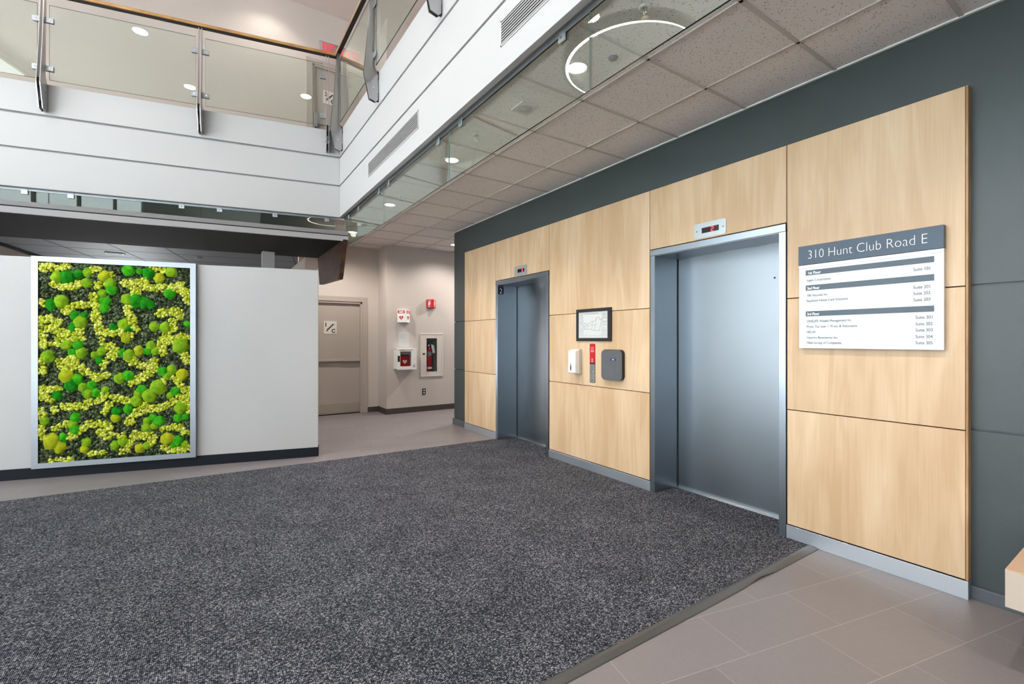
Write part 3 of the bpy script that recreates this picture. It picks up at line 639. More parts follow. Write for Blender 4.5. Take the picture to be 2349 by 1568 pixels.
# ================================================================== THINGS BETWEEN THE ELEVATORS
t = thing('evacuation_plan', 'dark framed fire evacuation plan hung between the elevators', 'framed plan', (3.5, 3.653, 1.417))
a0, a1, b0, b1 = -3.92, -3.386, 1.416, 1.767; m = MB(EW); w = .034
m.bev(a0, a1, b0, b0 + w, 0, .018, .002, 1); m.bev(a0, a1, b1 - w, b1, 0, .018, .002, 1); m.bev(a0, a0 + w, b0 + w, b1 - w, 0, .018, .002, 1); m.bev(a1 - .05, a1, b0 + w, b1 - w, 0, .018, .002, 1); m.build('frame', 'black', t)
sh = MB(EW).box(a0 + w, a1 - .05, b0 + w, b1 - w, 0, .009).build('plan_sheet', 'paper', t)
m = MB(EW); x0, x1, z0, z1 = a0 + w + .01, a1 - .06, b0 + w + .01, b1 - w - .008; c = .0092
def ln(p, q, wd=.0012):
    wd *= 1.35
    p = Vector(p); q = Vector(q); d = (q - p).normalized(); n = Vector((-d.y, d.x)) * wd / 2
    m.prism([(p.x + n.x, p.y + n.y), (q.x + n.x, q.y + n.y), (q.x - n.x, q.y - n.y), (p.x - n.x, p.y - n.y)], c, c + .0004)
W = x1 - x0; H_ = z1 - z0
def U(u, v): return (x0 + u * W, z0 + v * H_)
for p, q in ((U(0, 0), U(1, 0)), (U(0, .07), U(1, .07)), (U(0, 0), U(0, 1)), (U(1, 0), U(1, 1)), (U(.15, .07), U(.15, 1)), (U(.83, .07), U(.83, 1)), (U(0, 1), U(1, 1)), (U(0, .7), U(.15, .7)), (U(0, .42), U(.15, .42)), (U(.83, .74), U(1, .74)), (U(.83, .45), U(1, .45))): ln(p, q, .001)
rp = [(.18, .32), (.18, .56), (.26, .56), (.26, .50), (.34, .50), (.34, .56), (.42, .56), (.46, .64), (.50, .62), (.55, .66), (.62, .70), (.62, .78), (.74, .78), (.74, .70), (.82, .72), (.76, .44), (.74, .26), (.60, .26), (.46, .30), (.40, .32), (.18, .32)]
for p, q in zip(rp[:-1], rp[1:]): ln(U(*p), U(*q), .0018)
for p, q in (((.22, .32), (.22, .44)), ((.30, .32), (.30, .46)), ((.18, .44), (.40, .46)), ((.46, .30), (.50, .62)), ((.50, .45), (.66, .52)), ((.56, .27), (.62, .70)), ((.40, .46), (.50, .52))): ln(U(*p), U(*q), .0014)
for v in (.95, .92, .88, .84, .8, .76, .64, .6, .56, .5, .36, .3, .25, .2, .12): ln(U(.02, v), U(.13, v), .0016); ln(U(.85, v - .005), U(.98, v - .005), .0016)
m.text('FIRE EVACUATION PLAN', *U(.2, .93), .010, c, w=.50 * W); m.build('plan_lines', 'greyprint', sh)

t = thing('soap_dispenser', 'white wall mounted sanitiser dispenser with dark teardrop window', 'dispenser', (3.5, 3.9, 1.047))
m = MB(EW); m.bev(-3.965, -3.845, 1.047, 1.328, 0, .03, .006, 2); m.build('back_body', 'sideplastic', t)
bm = bmesh.new(); bmesh.ops.create_cube(bm, size=1)
for v in bm.verts:
    top = v.co.y > 0; out = v.co.z > 0
    v.co = Vector((-3.905 + v.co.x * .122, (1.328 if top else 1.05) - (.022 if top and out else 0) + (.012 if not top and out else 0), .03 + (.068 if out else 0)))
bmesh.ops.bevel(bm, geom=list(bm.edges), offset=.012, segments=3, affect='EDGES', profile=.6)
m = MB(EW); m.smooth = True; m.addbm(bm); m.build('cover', 'whiteplastic', t)
td = [(math.sin(k / 24 * 2 * math.pi) * .014 * (1 - max(0, -math.cos(k / 24 * 2 * math.pi)) * .75), -math.cos(k / 24 * 2 * math.pi)) for k in range(24)]
td = [(-3.918 + x, 1.128 - y * (.030 if y > 0 else .046) * 1.0) for x, y in [(p[0], -p[1]) for p in td]]
td = [(-3.918 + .013 * math.sin(q) * (math.sin(q / 2) ** .8), 1.128 + .044 * math.cos(q)) for q in [2 * math.pi * k / 28 for k in range(28)]]
w_ = MB(EW).prism(td, .098, .0995).build('window', 'padgrey', t)
MB(EW).prism([(-3.918 + (a + 3.918) * .5, 1.122 + (b - 1.128) * .6) for a, b in td], .0995, .1005).build('level_slot', 'black', w_)

t = thing('elevator_call_station', 'narrow steel elevator call plate topped by red fire notice', 'call button', (3.5, 3.67, .965))
MB(EW).rr(-3.716, -3.631, .966, 1.388, .012, 0, .002).build('back_plate', 'black', t)
rd = MB(EW).rr(-3.713, -3.634, 1.180, 1.385, .010, .002, .004).build('fire_notice', 'red', t)
m = MB(EW)
for z, wd, tx in ((1.342, .046, 'IN CASE OF'), (1.331, .036, 'FIRE USE'), (1.315, .050, 'STAIRS DO NOT'), (1.306, .052, 'USE ELEVATOR'), (1.297, .042, 'EN CAS DE FEU'), (1.190, .036, 'ESCALIERS')): m.text(tx, -3.6735, z, .0062, .0041, w=wd, align='C')
for k in range(16):
    q0 = 2 * math.pi * k / 16; q1 = 2 * math.pi * (k + 1) / 16; r0, r1 = .011, .0085
    m.prism([(-3.674 + r0 * math.cos(q0), 1.215 + 1.2 * r0 * math.sin(q0)), (-3.674 + r0 * math.cos(q1), 1.215 + 1.2 * r0 * math.sin(q1)), (-3.674 + r1 * math.cos(q1), 1.215 + 1.2 * r1 * math.sin(q1)), (-3.674 + r1 * math.cos(q0), 1.215 + 1.2 * r1 * math.sin(q0))], .0041, .0045)
m.build('notice_print', 'whiteprint', rd)
pl = MB(EW).rr(-3.713, -3.634, .969, 1.168, .010, .002, .0045).build('button_plate', 'steel', t)
MB(EW).cyl((-3.6735, 1.084, .0045), (-3.6735, 1.084, .0065), .0165, n=24).build('button_ring', 'chrome', pl)
MB(EW).lathe([(.0, .0085), (.006, .0083), (.0125, .0065)], (-3.6735, 1.084, 0), 2, 20).build('button', 'steel', pl)
MB(EW).cyl((-3.6735, .994, .0045), (-3.6735, .994, .0052), .005, n=10).build('key_hole', 'black', pl)

t = thing('access_keypad', 'dark grey rounded intercom keypad with small blue display', 'keypad', (3.5, 3.36, 1.017))
MB(EW).rr(-3.498, -3.214, 1.022, 1.330, .045, 0, .030, 8).build('back_case', 'black', t)
fc = MB(EW).rr(-3.502, -3.218, 1.018, 1.326, .045, .030, .040, 8).build('face', 'padgrey', t)
MB(EW).box(-3.37, -3.30, 1.218, 1.240, .040, .0406).build('display', 'black', fc)
MB(EW).box(-3.352, -3.318, 1.223, 1.235, .0406, .041).build('display_text', 'bluelcd', fc)
m = MB(EW)
for k in range(9): m.cyl((-3.275, 1.285 - k * .0285, .040), (-3.275, 1.285 - k * .0285, .0405), .0035, n=8)
for k in range(9): m.box(-3.46, -3.33, 1.10 + k * .0 - .0 + .0 + (k - 4) * .014, 1.1006 + (k - 4) * .014, .040, .0403)
m.build('key_marks', 'reveal', fc)

# ================================================================== STAIR DOORS
def stair_door(n, zf, top, label, sign, kick):
    F = YF(9.2); d = MB(F); x0, x1 = DX0 + .003, DX1 - .003
    root = MB(F); w = .105
    root.bev(DX0 - w, DX0, zf, top + .045 + .05, -.02, .018, .003, 1); root.bev(DX1, DX1 + w, zf, top + .095, -.02, .018, .003, 1); root.bev(DX0 - w, DX1 + w, top, top + .095, -.02, .0185, .003, 1)
    root.box(DX0 - .0, DX0 + .035, zf, top, -.10, .0); root.box(DX1 - .035, DX1, zf, top, -.10, .0); root.box(DX0, DX1, top - .035, top, -.10, 0)
    r = struct(root.build(f'door_{n}', 'doorpaint'), label)
    lf = MB(F).bev(DX0 + .003, DX1 - .003, zf + .012, top - .003, -.10, -.055, .002, 1).build('leaf', 'doorpaint', r)
    MB(F).box(DX0, DX1, zf + .0005, zf + .012, -.10, -.02).build('threshold_gap', 'seam', r)
    if kick: MB(F).bev(DX0 + .02, DX1 - .04, zf + .015, zf + .215, -.055, -.052, .001, 1).build('kick_plate', 'kick', lf)
    m = MB(F); zb = zf + 1.045; m.bev(DX0 + .03, DX1 - .045, zb - .025, zb + .025, -.03, .01, .006, 2); m.bev(DX1 - .36, DX1 - .045, zb - .03, zb + .03, -.055, .018, .005, 2); m.bev(DX0 + .02, DX0 + .11, zb - .03, zb + .03, -.055, .012, .004, 1)
    b = m.build('panic_bar', 'doorpaint' if kick else 'alum', r)
    if not kick:
        MB(F).bev(DX0 + .02, DX0 + .085, zb - .10, zb + .16, -.055, .03, .008, 2).build('latch_case', 'alum', r)
    m = MB(F); sx0, sx1, sz0, sz1 = (1.897, 2.133, 1.538, 1.787) if kick else (1.885, 2.12, 5.905, 6.15)
    t = thing('stair_sign', sign, 'sign', F @ Vector(((sx0 + sx1) / 2, sz0, -.055)), 0, None)
    MB(F).bev(sx0, sx1, sz0, sz1, -.0548, -.049, .001, 1).build('plate', 'stairsign', t)
    m = MB(F); s_ = sx1 - sx0
    m.text('1' if kick else '2', sx0 + .12 * s_, sz0 + .62 * s_, .068, -.0485, align='L', thin=-.035); m.text('C', sx1 - .12 * s_, sz0 + .12 * s_, .068, -.0485, align='R', thin=-.035)
    P0 = (sx0 + .2 * s_, sz0 + .25 * s_); st = .125 * s_
    for k in range(5):
        a, b_ = P0[0] + k * st * .95, P0[1] + k * st
        m.box(a, a + st, b_, b_ + .017, -.049, -.0483)
        if k < 4: m.box(a + st - .017, a + st, b_, b_ + st + .017, -.049, -.0483)
    m.build('stair_symbol', 'blackprint', t)
stair_door(1, 0, 2.167, None, 'pale square stairwell sign with 1 and C on the ground floor door', True)
stair_door(2, ZU, ZU + 2.11, None, 'pale square stairwell sign with 2 on the upstairs door', False)

# EXIT / SORTIE sign over the upstairs door
t = thing('exit_sign', 'clear panel sign with red EXIT and SORTIE letters over upstairs door', 'exit sign', (2.16, 9.1, 6.75))
F = YF(9.1)
MB(F).box(1.79, 2.53, 6.745, 6.985, -.004, .004).build('clear_panel', 'clearsign', t)
MB(F).bev(1.79, 2.53, 6.986, 6.998, -.095, .008, .003, 1).build('bracket', 'gridwhite', t)
m = MB(F); m.text('EXIT', 1.845, 6.80, .155, .0045, w=.225, thin=-.02, th=.002); m.text('SORTIE', 2.15, 6.80, .155, .0045, w=.345, thin=-.02, th=.002); m.build('lettering', 'exitred', t)

# ================================================================== AED WALL
FA = YF(8.69)
def vsign(x0, x1, z0, z1, dep, name, label, cat, face, fn):
    t = thing(name, label, cat, (0.5 * (x0 + x1), 8.69, z0)); xm = (x0 + x1) / 2; 
    F = frame((0, 8.69, 0), (1, 0, 0)); m = MB(F @ Matrix(((1, 0, 0, 0), (0, 0, 1, 0), (0, 1, 0, 0), (0, 0, 0, 1))))  # local (a, c, b)
    m.prism([(x0, .0), (x1, 0), (xm + .012, dep), (xm - .012, dep)], z0, z1); b = m.build('sign_body', face, t)
    for side in (0, 1):
        p0 = Vector((x0, 8.69, 0)) if side == 0 else Vector((xm + .012, 8.69 - dep, 0)); p1 = Vector((xm - .012, 8.69 - dep, 0)) if side == 0 else Vector((x1, 8.69, 0))
        fr = frame(p0, (p1 - p0)); L_ = (p1 - p0).length; fn(fr, L_, z0, z1, b)
    return t
def heart(cx_, cy_, s, n=28):
    return [(cx_ + s * 16 * math.sin(q) ** 3 / 16, cy_ + s * (13 * math.cos(q) - 5 * math.cos(2 * q) - 2 * math.cos(3 * q) - math.cos(4 * q)) / 16) for q in [2 * math.pi * k / n for k in range(n)]]
BOLT = [(.1, .55), (-.3, -.05), (0, .0), (-.12, -.6), (.3, .1), (.02, .08)]
def aedface(fr, L_, z0, z1, b):
    h = z1 - z0; m = MB(fr); m.box(.06 * L_, .94 * L_, z0 + .72 * h, z0 + .96 * h, .0006, .0014); m.prism(heart(L_ / 2, z0 + .38 * h, .045), .0006, .0014); m.build('red_print', 'red', b)
    m = MB(fr); m.text('AED', L_ / 2, z0 + .77 * h, .032, .0015, w=L_ * .6, align='C', thin=-.04); m.prism([(L_ / 2 + x * .045, z0 + .38 * h + y * .045) for x, y in BOLT], .0015, .002); m.build('white_print', 'whiteprint', b)
vsign(3.13, 3.38, 1.77, 2.006, .12, 'aed_sign', 'projecting white and red AED sign with heart symbol', 'sign', 'whiteprint', aedface)
def extface(fr, L_, z0, z1, b):
    m = MB(fr); h = z1 - z0; x = L_ * .5
    m.rr(x - .016, x + .016, z0 + .25 * h, z0 + .68 * h, .012, .0006, .0014); m.box(x - .006, x + .006, z0 + .68 * h, z0 + .80 * h, .0006, .0014); m.box(x - .006, x + .028, z0 + .76 * h, z0 + .80 * h, .0006, .0014)
    m.prism([(x + .024, z0 + .76 * h), (x + .030, z0 + .78 * h), (x + .034, z0 + .4 * h), (x + .028, z0 + .4 * h)], .0006, .0014)
    m.prism([(x - .03, z0 + .18 * h), (x - .022, z0 + .2 * h), (x, z0 + .1 * h), (x + .022, z0 + .2 * h), (x + .03, z0 + .18 * h), (x, z0 + .03 * h)], .0006, .0014)
    m.text('EXTINGUISHER', x, z0 + .88 * h, .010, .0006, w=L_ * .8, align='C'); m.build('white_print', 'whiteprint', b)
vsign(3.725, 3.93, 2.078, 2.242, .10, 'extinguisher_sign', 'projecting red fire extinguisher sign high on the wall', 'sign', 'red', extface)

t = thing('notice_sheet', 'white paper checklist sheet taped between AED sign and cabinet', 'paper sheet', (3.255, 8.68, 1.3))
MB(FA).box(3.145, 3.365, 1.29, 1.575, 0, .003).build('sheet', 'paper', t)
m = MB(FA)
for k in range(9): m.box(3.17, 3.34 - .03 * (k % 3), 1.55 - k * .012, 1.552 - k * .012, .003, .0034)
for k in range(6): m.box(3.17, 3.34, 1.43 - k * .02, 1.4306 - k * .02, .003, .0034)
m.build('print_lines', 'reveal', t)

t = thing('aed_cabinet', 'white wall cabinet with window holding the red defibrillator', 'cabinet', (3.26, 8.6, .857))
x0, x1, z0, z1, dp = 3.06, 3.455, .857, 1.262, .165; m = MB(FA)
wx0, wx1, wz0, wz1 = 3.125, 3.343, .92, 1.208
m.bev(x0, x1, z0, z0 + .015, 0, dp, .003, 1); m.bev(x0, x1, z1 - .015, z1, 0, dp, .003, 1); m.bev(x0, x0 + .012, z0, z1, 0, dp, .003, 1); m.bev(x1 - .012, x1, z0, z1, 0, dp, .003, 1); m.box(x0 + .01, x1 - .01, z0 + .01, z1 - .01, 0, .006); m.build('case', 'whiteplastic', t)
m = MB(FA); m.bev(x0, wx0, z0, z1, dp, dp + .014, .002, 1); m.bev(wx1, x1, z0, z1, dp, dp + .014, .002, 1); m.bev(wx0, wx1, z0, wz0, dp, dp + .014, .002, 1); m.bev(wx0, wx1, wz1, z1, dp, dp + .014, .002, 1)
d = m.build('door', 'whiteplastic', t)
MB(FA).box(wx0 - .002, wx1 + .002, wz0 - .002, wz1 + .002, dp + .002, dp + .005).build('window_pane', 'clearglass', d)
MB(FA).bev(3.074, 3.116, 1.012, 1.125, dp + .014, dp + .018, .002, 1).build('handle', 'black', d)
m = MB(FA); m.text('DEFIBRILLATOR', 3.10, 1.225, .016, dp + .0142, w=.28, thin=-.02); m.build('door_lettering', 'blackprint', d)
m = MB(FA)
for k in range(4): m.box(3.375, 3.43 - .01 * (k % 2), .90 + k * .014, .906 + k * .014, dp + .014, dp + .0145)
m.build('small_print', 'greyprint', d)
t = thing('defibrillator', 'red defibrillator case with white heart inside the wall cabinet', 'defibrillator', (3.24, 8.6, .873))
m = MB(FA); m.bev(3.135, 3.335, .873, 1.125, .03, .13, .02, 3); b = m.build('case', 'extred', t)
m = MB(FA); m.prism(heart(3.232, 1.01, .045), .1302, .131); m.build('heart_print', 'whiteprint', b)
m = MB(FA); m.prism([(3.232 + x * .04, 1.01 + y * .04) for x, y in BOLT], .1312, .132); m.box(3.2, 3.262, .90, .908, .1302, .131); m.build('bolt_print', 'extred', b)
m = MB(FA); m.bev(3.15, 3.33, 1.12, 1.14, .05, .11, .008, 2); m.build('carry_strap', 'black', t)

t = thing('extinguisher_cabinet', 'beige recessed wall cabinet with tall narrow window over extinguisher', 'cabinet', (3.85, 8.6, .688))
x0, x1, z0, z1 = 3.605, 4.096, .688, 1.562; wx0, wx1, wz0, wz1 = 3.742, 3.948, .803, 1.452; dp = .14
M['cab'] = simple('cabinet_enamel', rgb(214, 204, 196), .4)
m = MB(FA); w = .03; m.bev(x0, x1, z0, z0 + w, 0, .016, .003, 1); m.bev(x0, x1, z1 - w, z1, 0, .016, .003, 1); m.bev(x0, x0 + w, z0 + w, z1 - w, 0, .016, .003, 1); m.bev(x1 - w, x1, z0 + w, z1 - w, 0, .016, .003, 1); m.build('trim_frame', 'cab', t)
m = MB(FA); m.bev(x0 + w, wx0, z0 + w, z1 - w, .004, .012, .002, 1); m.bev(wx1, x1 - w, z0 + w, z1 - w, .004, .012, .002, 1); m.bev(wx0, wx1, z0 + w, wz0, .004, .012, .002, 1); m.bev(wx0, wx1, wz1, z1 - w, .004, .012, .002, 1)
d = m.build('door', 'cab', t)
m = MB(FA)
for q in ((wx0 - .008, wx0, wz0 - .008, wz1 + .008), (wx1, wx1 + .008, wz0 - .008, wz1 + .008), (wx0, wx1, wz0 - .008, wz0), (wx0, wx1, wz1, wz1 + .008)): m.bev(*q, .006, .017, .002, 1)
m.build('window_gasket', 'black', d)
MB(FA).box(wx0, wx1, wz0, wz1, .008, .010).build('window_pane', 'clearglass', d)
MB(FA).bev(3.652, 3.695, 1.135, 1.165, .012, .018, .002, 1).build('latch', 'black', d)
m = MB(FA); m.box(3.66, 4.04, .75, .76, -.2, 0); m.box(3.66, 4.04, 1.49, 1.5, -.2, 0); m.box(3.66, 3.67, .76, 1.49, -.2, 0); m.box(4.03, 4.04, .76, 1.49, -.2, 0); m.box(3.66, 4.04, .75, 1.5, -.205, -.199); m.build('box', 'reveal', t)

t = thing('fire_extinguisher', 'red fire extinguisher with tag standing inside the wall cabinet', 'fire extinguisher', (3.83, 8.79, .762))
m = MB(); m.lathe([(.0, .762), (.066, .764), (.070, .775), (.070, 1.20), (.066, 1.235), (.05, 1.265), (.026, 1.285), (.02, 1.30), (0, 1.30)], (3.83, 8.79, 0)); b = m.build('cylinder', 'extred', t)
m = MB(); m.lathe([(.0708, 1.11), (.0708, 1.19)], (3.83, 8.79, 0)); m.build('label_band', 'reveal', b)
m = MB(); m.lathe([(.0708, .84), (.0708, .88)], (3.83, 8.79, 0)); m.build('lower_band', 'whiteprint', b)
m = MB(); m.cyl((3.83, 8.79, 1.295), (3.83, 8.79, 1.35), .017); m.cyl((3.83, 8.79, 1.34), (3.83, 8.755, 1.345), .012, n=12); v = m.build('valve', 'chrome', t)
m = MB(); m.bev(3.79, 3.91, 8.78, 8.80, 1.352, 1.362, .003, 1); m.F = T3((3.83, 8.79, 1.375)) @ Matrix.Rotation(R(-14), 4, 'Y'); m.bev(-.03, .095, -.01, .01, 0, .01, .003, 1); m.build('lever', 'black', t)
m = MB(); pts = [Vector((3.82, 8.76, 1.345)), Vector((3.77, 8.745, 1.34)), Vector((3.757, 8.74, 1.28)), Vector((3.752, 8.745, 1.15)), Vector((3.752, 8.75, .98))]
for p, q in zip(pts[:-1], pts[1:]): m.cyl(p, q, .009, n=10)
m.cyl(pts[-1], pts[-1] - Vector((0, 0, .07)), .011, .016, n=12); m.build('hose', 'black', t)
m = MB(frame((3.845, 8.712, 0), (1, -.2, 0))); m.prism([(0, 1.335), (.055, 1.32), (.085, 1.17), (.03, 1.16)], 0, .002); m.build('inspection_tag', 'paper', t)

t = thing('power_outlet', 'dark duplex power outlet low on the wall under cabinet', 'outlet', (3.68, 8.69, .33))
p = MB(FA).bev(3.645, 3.715, .335, .455, 0, .006, .002, 1).build('cover_plate', 'black', t)
for z in (.37, .42):
    r_ = MB(FA).rr(3.664, 3.696, z - .016, z + .016, .013, .006, .009).build('socket', 'whiteplastic', t)
    MB(FA).box(3.673, 3.675, z - .004, z + .007, .009, .0094).box(3.684, 3.686, z - .004, z + .007, .009, .0094).build('slots', 'black', r_)

# ================================================================== CEILING FITTINGS
def downlight(x, y, z, r, label, group, soft=False, power=85, spot=None, size=None, col=(1, .93, .84)):
    t = thing('downlight', label, 'ceiling light', (x, y, z), 0, group)
    m = MB(); m.lathe([(r, -.001), (r + .004, -.006), (r + .018, -.005), (r + .02, -.0005)], (x, y, z)); m.build('trim_ring', 'gridwhite', t)
    m = MB(); m.lathe([(0, -.0025), (r, -.0025)], (x, y, z)); m.build('diffuser', 'lampsoft' if soft else 'lamp', t)
    l = bpy.data.lights.new('downlight_lamp', 'SPOT'); l.energy = power; l.spot_size = R(spot or 125); l.spot_blend = .6; l.shadow_soft_size = r * .8; l.color = col
    o = bpy.data.objects.new('downlight_lamp', l); COL.objects.link(o); o.location = (x, y, z - .03)
    return t
G1 = 'round downlights in the lobby ceiling'
downlight(2.08, 2.333, ZC, .062, 'bright round downlight seen through baffle near the oval ring reflection', G1)
downlight(2.095, 4.235, ZC, .062, 'round downlight behind baffle above the long vent grille end', G1)
downlight(2.09, 6.10, ZC, .062, 'round downlight behind baffle, second from the atrium corner', G1)
downlight(2.095, 8.0, ZC, .062, 'round downlight just behind the corner of the glass baffles', G1, power=120, spot=160)
downlight(4.0, 7.98, ZC, .062, 'round downlight at the slate wall corner above the AED wall', G1, power=52, spot=150, col=(1, .93, .89))
downlight(5.6, 7.98, ZC, .062, 'added unseen downlight beyond the slate corner that brightens the hall', G1, power=270, spot=160, col=(1, .93, .88))  # hidden lamp added to brighten the hall walls
downlight(.95, 11.2, 2.95, .062, 'round downlight in the pale corridor ceiling behind the canopy', G1, power=24, spot=160, col=(1, .62, .42))
for y in (.43, -1.47): downlight(2.09, y, ZC, .062, 'round downlight of the lobby ceiling nearer than the photo edge', G1)
G2 = 'round downlights in the high atrium ceiling'
for x, y, lb in ((-2.6, 3.816, 'high atrium downlight mirrored in the left railing glass'), (-2.6, 1.74, 'high atrium downlight mirrored beside the middle railing post'), (.06, 1.848, 'high atrium downlight mirrored near the upstairs door'), (-2.62, 6.468, 'high atrium downlight mirrored at the top of the smoke baffle')):
    downlight(x, y, ZT, .125, lb, G2, True, 150)
downlight(.95, 8.65, ZT, .08, 'upstairs downlight that lights the wall left of the exit sign', G2, True, 40, 120)
downlight(4.2, 6.5, ZT, .08, 'added unseen downlight that brightens the right hand gallery', G2, True, 60, 130)  # out of view, added for its light on the upper floor

def sprinkler(x, y, label):
    t = thing('sprinkler', label, 'sprinkler', (x, y, ZC), 0, 'fire sprinklers in the lobby ceiling')
    MB().lathe([(.0, -.001), (.035, -.002), (.032, -.009), (.018, -.01), (.014, -.001)], (x, y, ZC)).build('escutcheon', 'gridwhite', t)
    m = MB(); m.cyl((x, y, ZC - .001), (x, y, ZC - .03), .009, n=12); m.cyl((x - .012, y, ZC - .03), (x - .004, y, ZC - .055), .003, n=6); m.cyl((x + .012, y, ZC - .03), (x + .004, y, ZC - .055), .003, n=6)
    m.build('nozzle', 'chrome', t)
    m = MB(); m.cyl((x, y, ZC - .055), (x, y, ZC - .058), .018, n=16)
    for k in range(12): q = 2 * math.pi * k / 12; m.box(x + .018 * math.cos(q) - .003, x + .018 * math.cos(q) + .003, y + .018 * math.sin(q) - .003, y + .018 * math.sin(q) + .003, ZC - .0595, ZC - .0565)
    m.build('deflector', 'chrome', t)
sprinkler(2.01, 1.70, 'chrome sprinkler behind the baffle at the top edge of photo')
sprinkler(2.01, 3.587, 'chrome sprinkler behind the baffle between two downlights')
sprinkler(2.08, 5.669, 'small chrome sprinkler behind the baffle near the far downlight')
t = thing('ceiling_speaker', 'square metal ceiling fitting with round grille behind the baffle', 'ceiling fitting', (2.09, 2.96, ZC))
MB().bev(2.02, 2.18, 2.88, 3.04, ZC - .012, ZC, .002, 1).build('plate', 'gridbar', t)
MB().lathe([(0, -.017), (.05, -.016), (.058, -.012)], (2.10, 2.96, ZC)).build('grille', 'reveal', t)
t = thing('ceiling_sensor', 'small round grey grille in the tile beside the sprinkler', 'ceiling fitting', (2.2, 2.12, ZC))
MB().lathe([(0, -.012), (.026, -.011), (.032, -.001)], (2.2, 2.12, ZC)).build('cover', 'padgrey', t)

# pendant rings hung in the atrium (the photo shows them mirrored in the baffles)
def ring(cx_, cy_, z, r, label):
    t = thing('ring_pendant', label, 'pendant lamp', (cx_, cy_, z), 0)
    m = MB(); m.lathe([(r - .03, 0), (r + .03, 0), (r + .03, .10), (r - .03, .10), (r - .03, 0)], (cx_, cy_, z), n=72); m.build('ring_body', 'ringbody', t)
    m = MB(); m.lathe([(r - .028, -.002), (r - .012, -.002)], (cx_, cy_, z), n=72); m.build('light_strip', 'ringlight', t)
    m = MB()
    for k in range(3): q = 2 * math.pi * k / 3 + .5; m.cyl((cx_ + r * math.cos(q), cy_ + r * math.sin(q), z + .1), (cx_, cy_, ZT), .0025, n=6)
    m.build('cable', 'chrome', t)
ring(-.43, 3.56, 4.5, .735, 'large ring pendant mirrored in the right hand smoke baffle')
ring(.25, -.17, 5.0, .588, 'glowing ring pendant mirrored in the left hand smoke baffle')

# ================================================================== PARTITION AND MOSS PICTURE
m = MB(MW); m.box(-4.4, 0, 0.0, 2.285, -.14, 0); pw = struct(m.build('wall_partition', 'white'))
m = MB(MW); m.bev(-4.4, -.0, 0, .112, .0, .012, .002, 1); m.bev(0, .006, 0, .112, -.14, .012, .001, 1); struct(m.build('baseboard_left', 'greybase'))

t = thing('moss_picture', 'tall framed preserved moss panel hung on the white partition', 'moss picture', MW @ Vector((-1.98, .108, .03)), -math.atan2(.239, .971))
X0, X1, Z0, Z1 = -2.702, -1.268, .108, 2.289; fw = .054; dp = .052
for pts in ([(X0, Z0), (X0, Z1), (X0 + fw, Z1 - fw), (X0 + fw, Z0 + fw)], [(X1, Z0), (X1, Z1), (X1 - fw, Z1 - fw), (X1 - fw, Z0 + fw)], [(X0, Z1), (X1, Z1), (X1 - fw, Z1 - fw), (X0 + fw, Z1 - fw)], [(X0, Z0), (X1, Z0), (X1 - fw, Z0 + fw), (X0 + fw, Z0 + fw)]):
    cx_ = sum(p[0] for p in pts) / 4; cz_ = sum(p[1] for p in pts) / 4
    MB(MW).prism([(cx_ + (p[0] - cx_) * .9995, cz_ + (p[1] - cz_) * .9995) for p in pts], .001, dp).build('frame_bar', 'picframe', t)
MB(MW).box(X0 + fw, X1 - fw, Z0 + fw, Z1 - fw, .001, .018).build('backing', 'moss_dark', t)
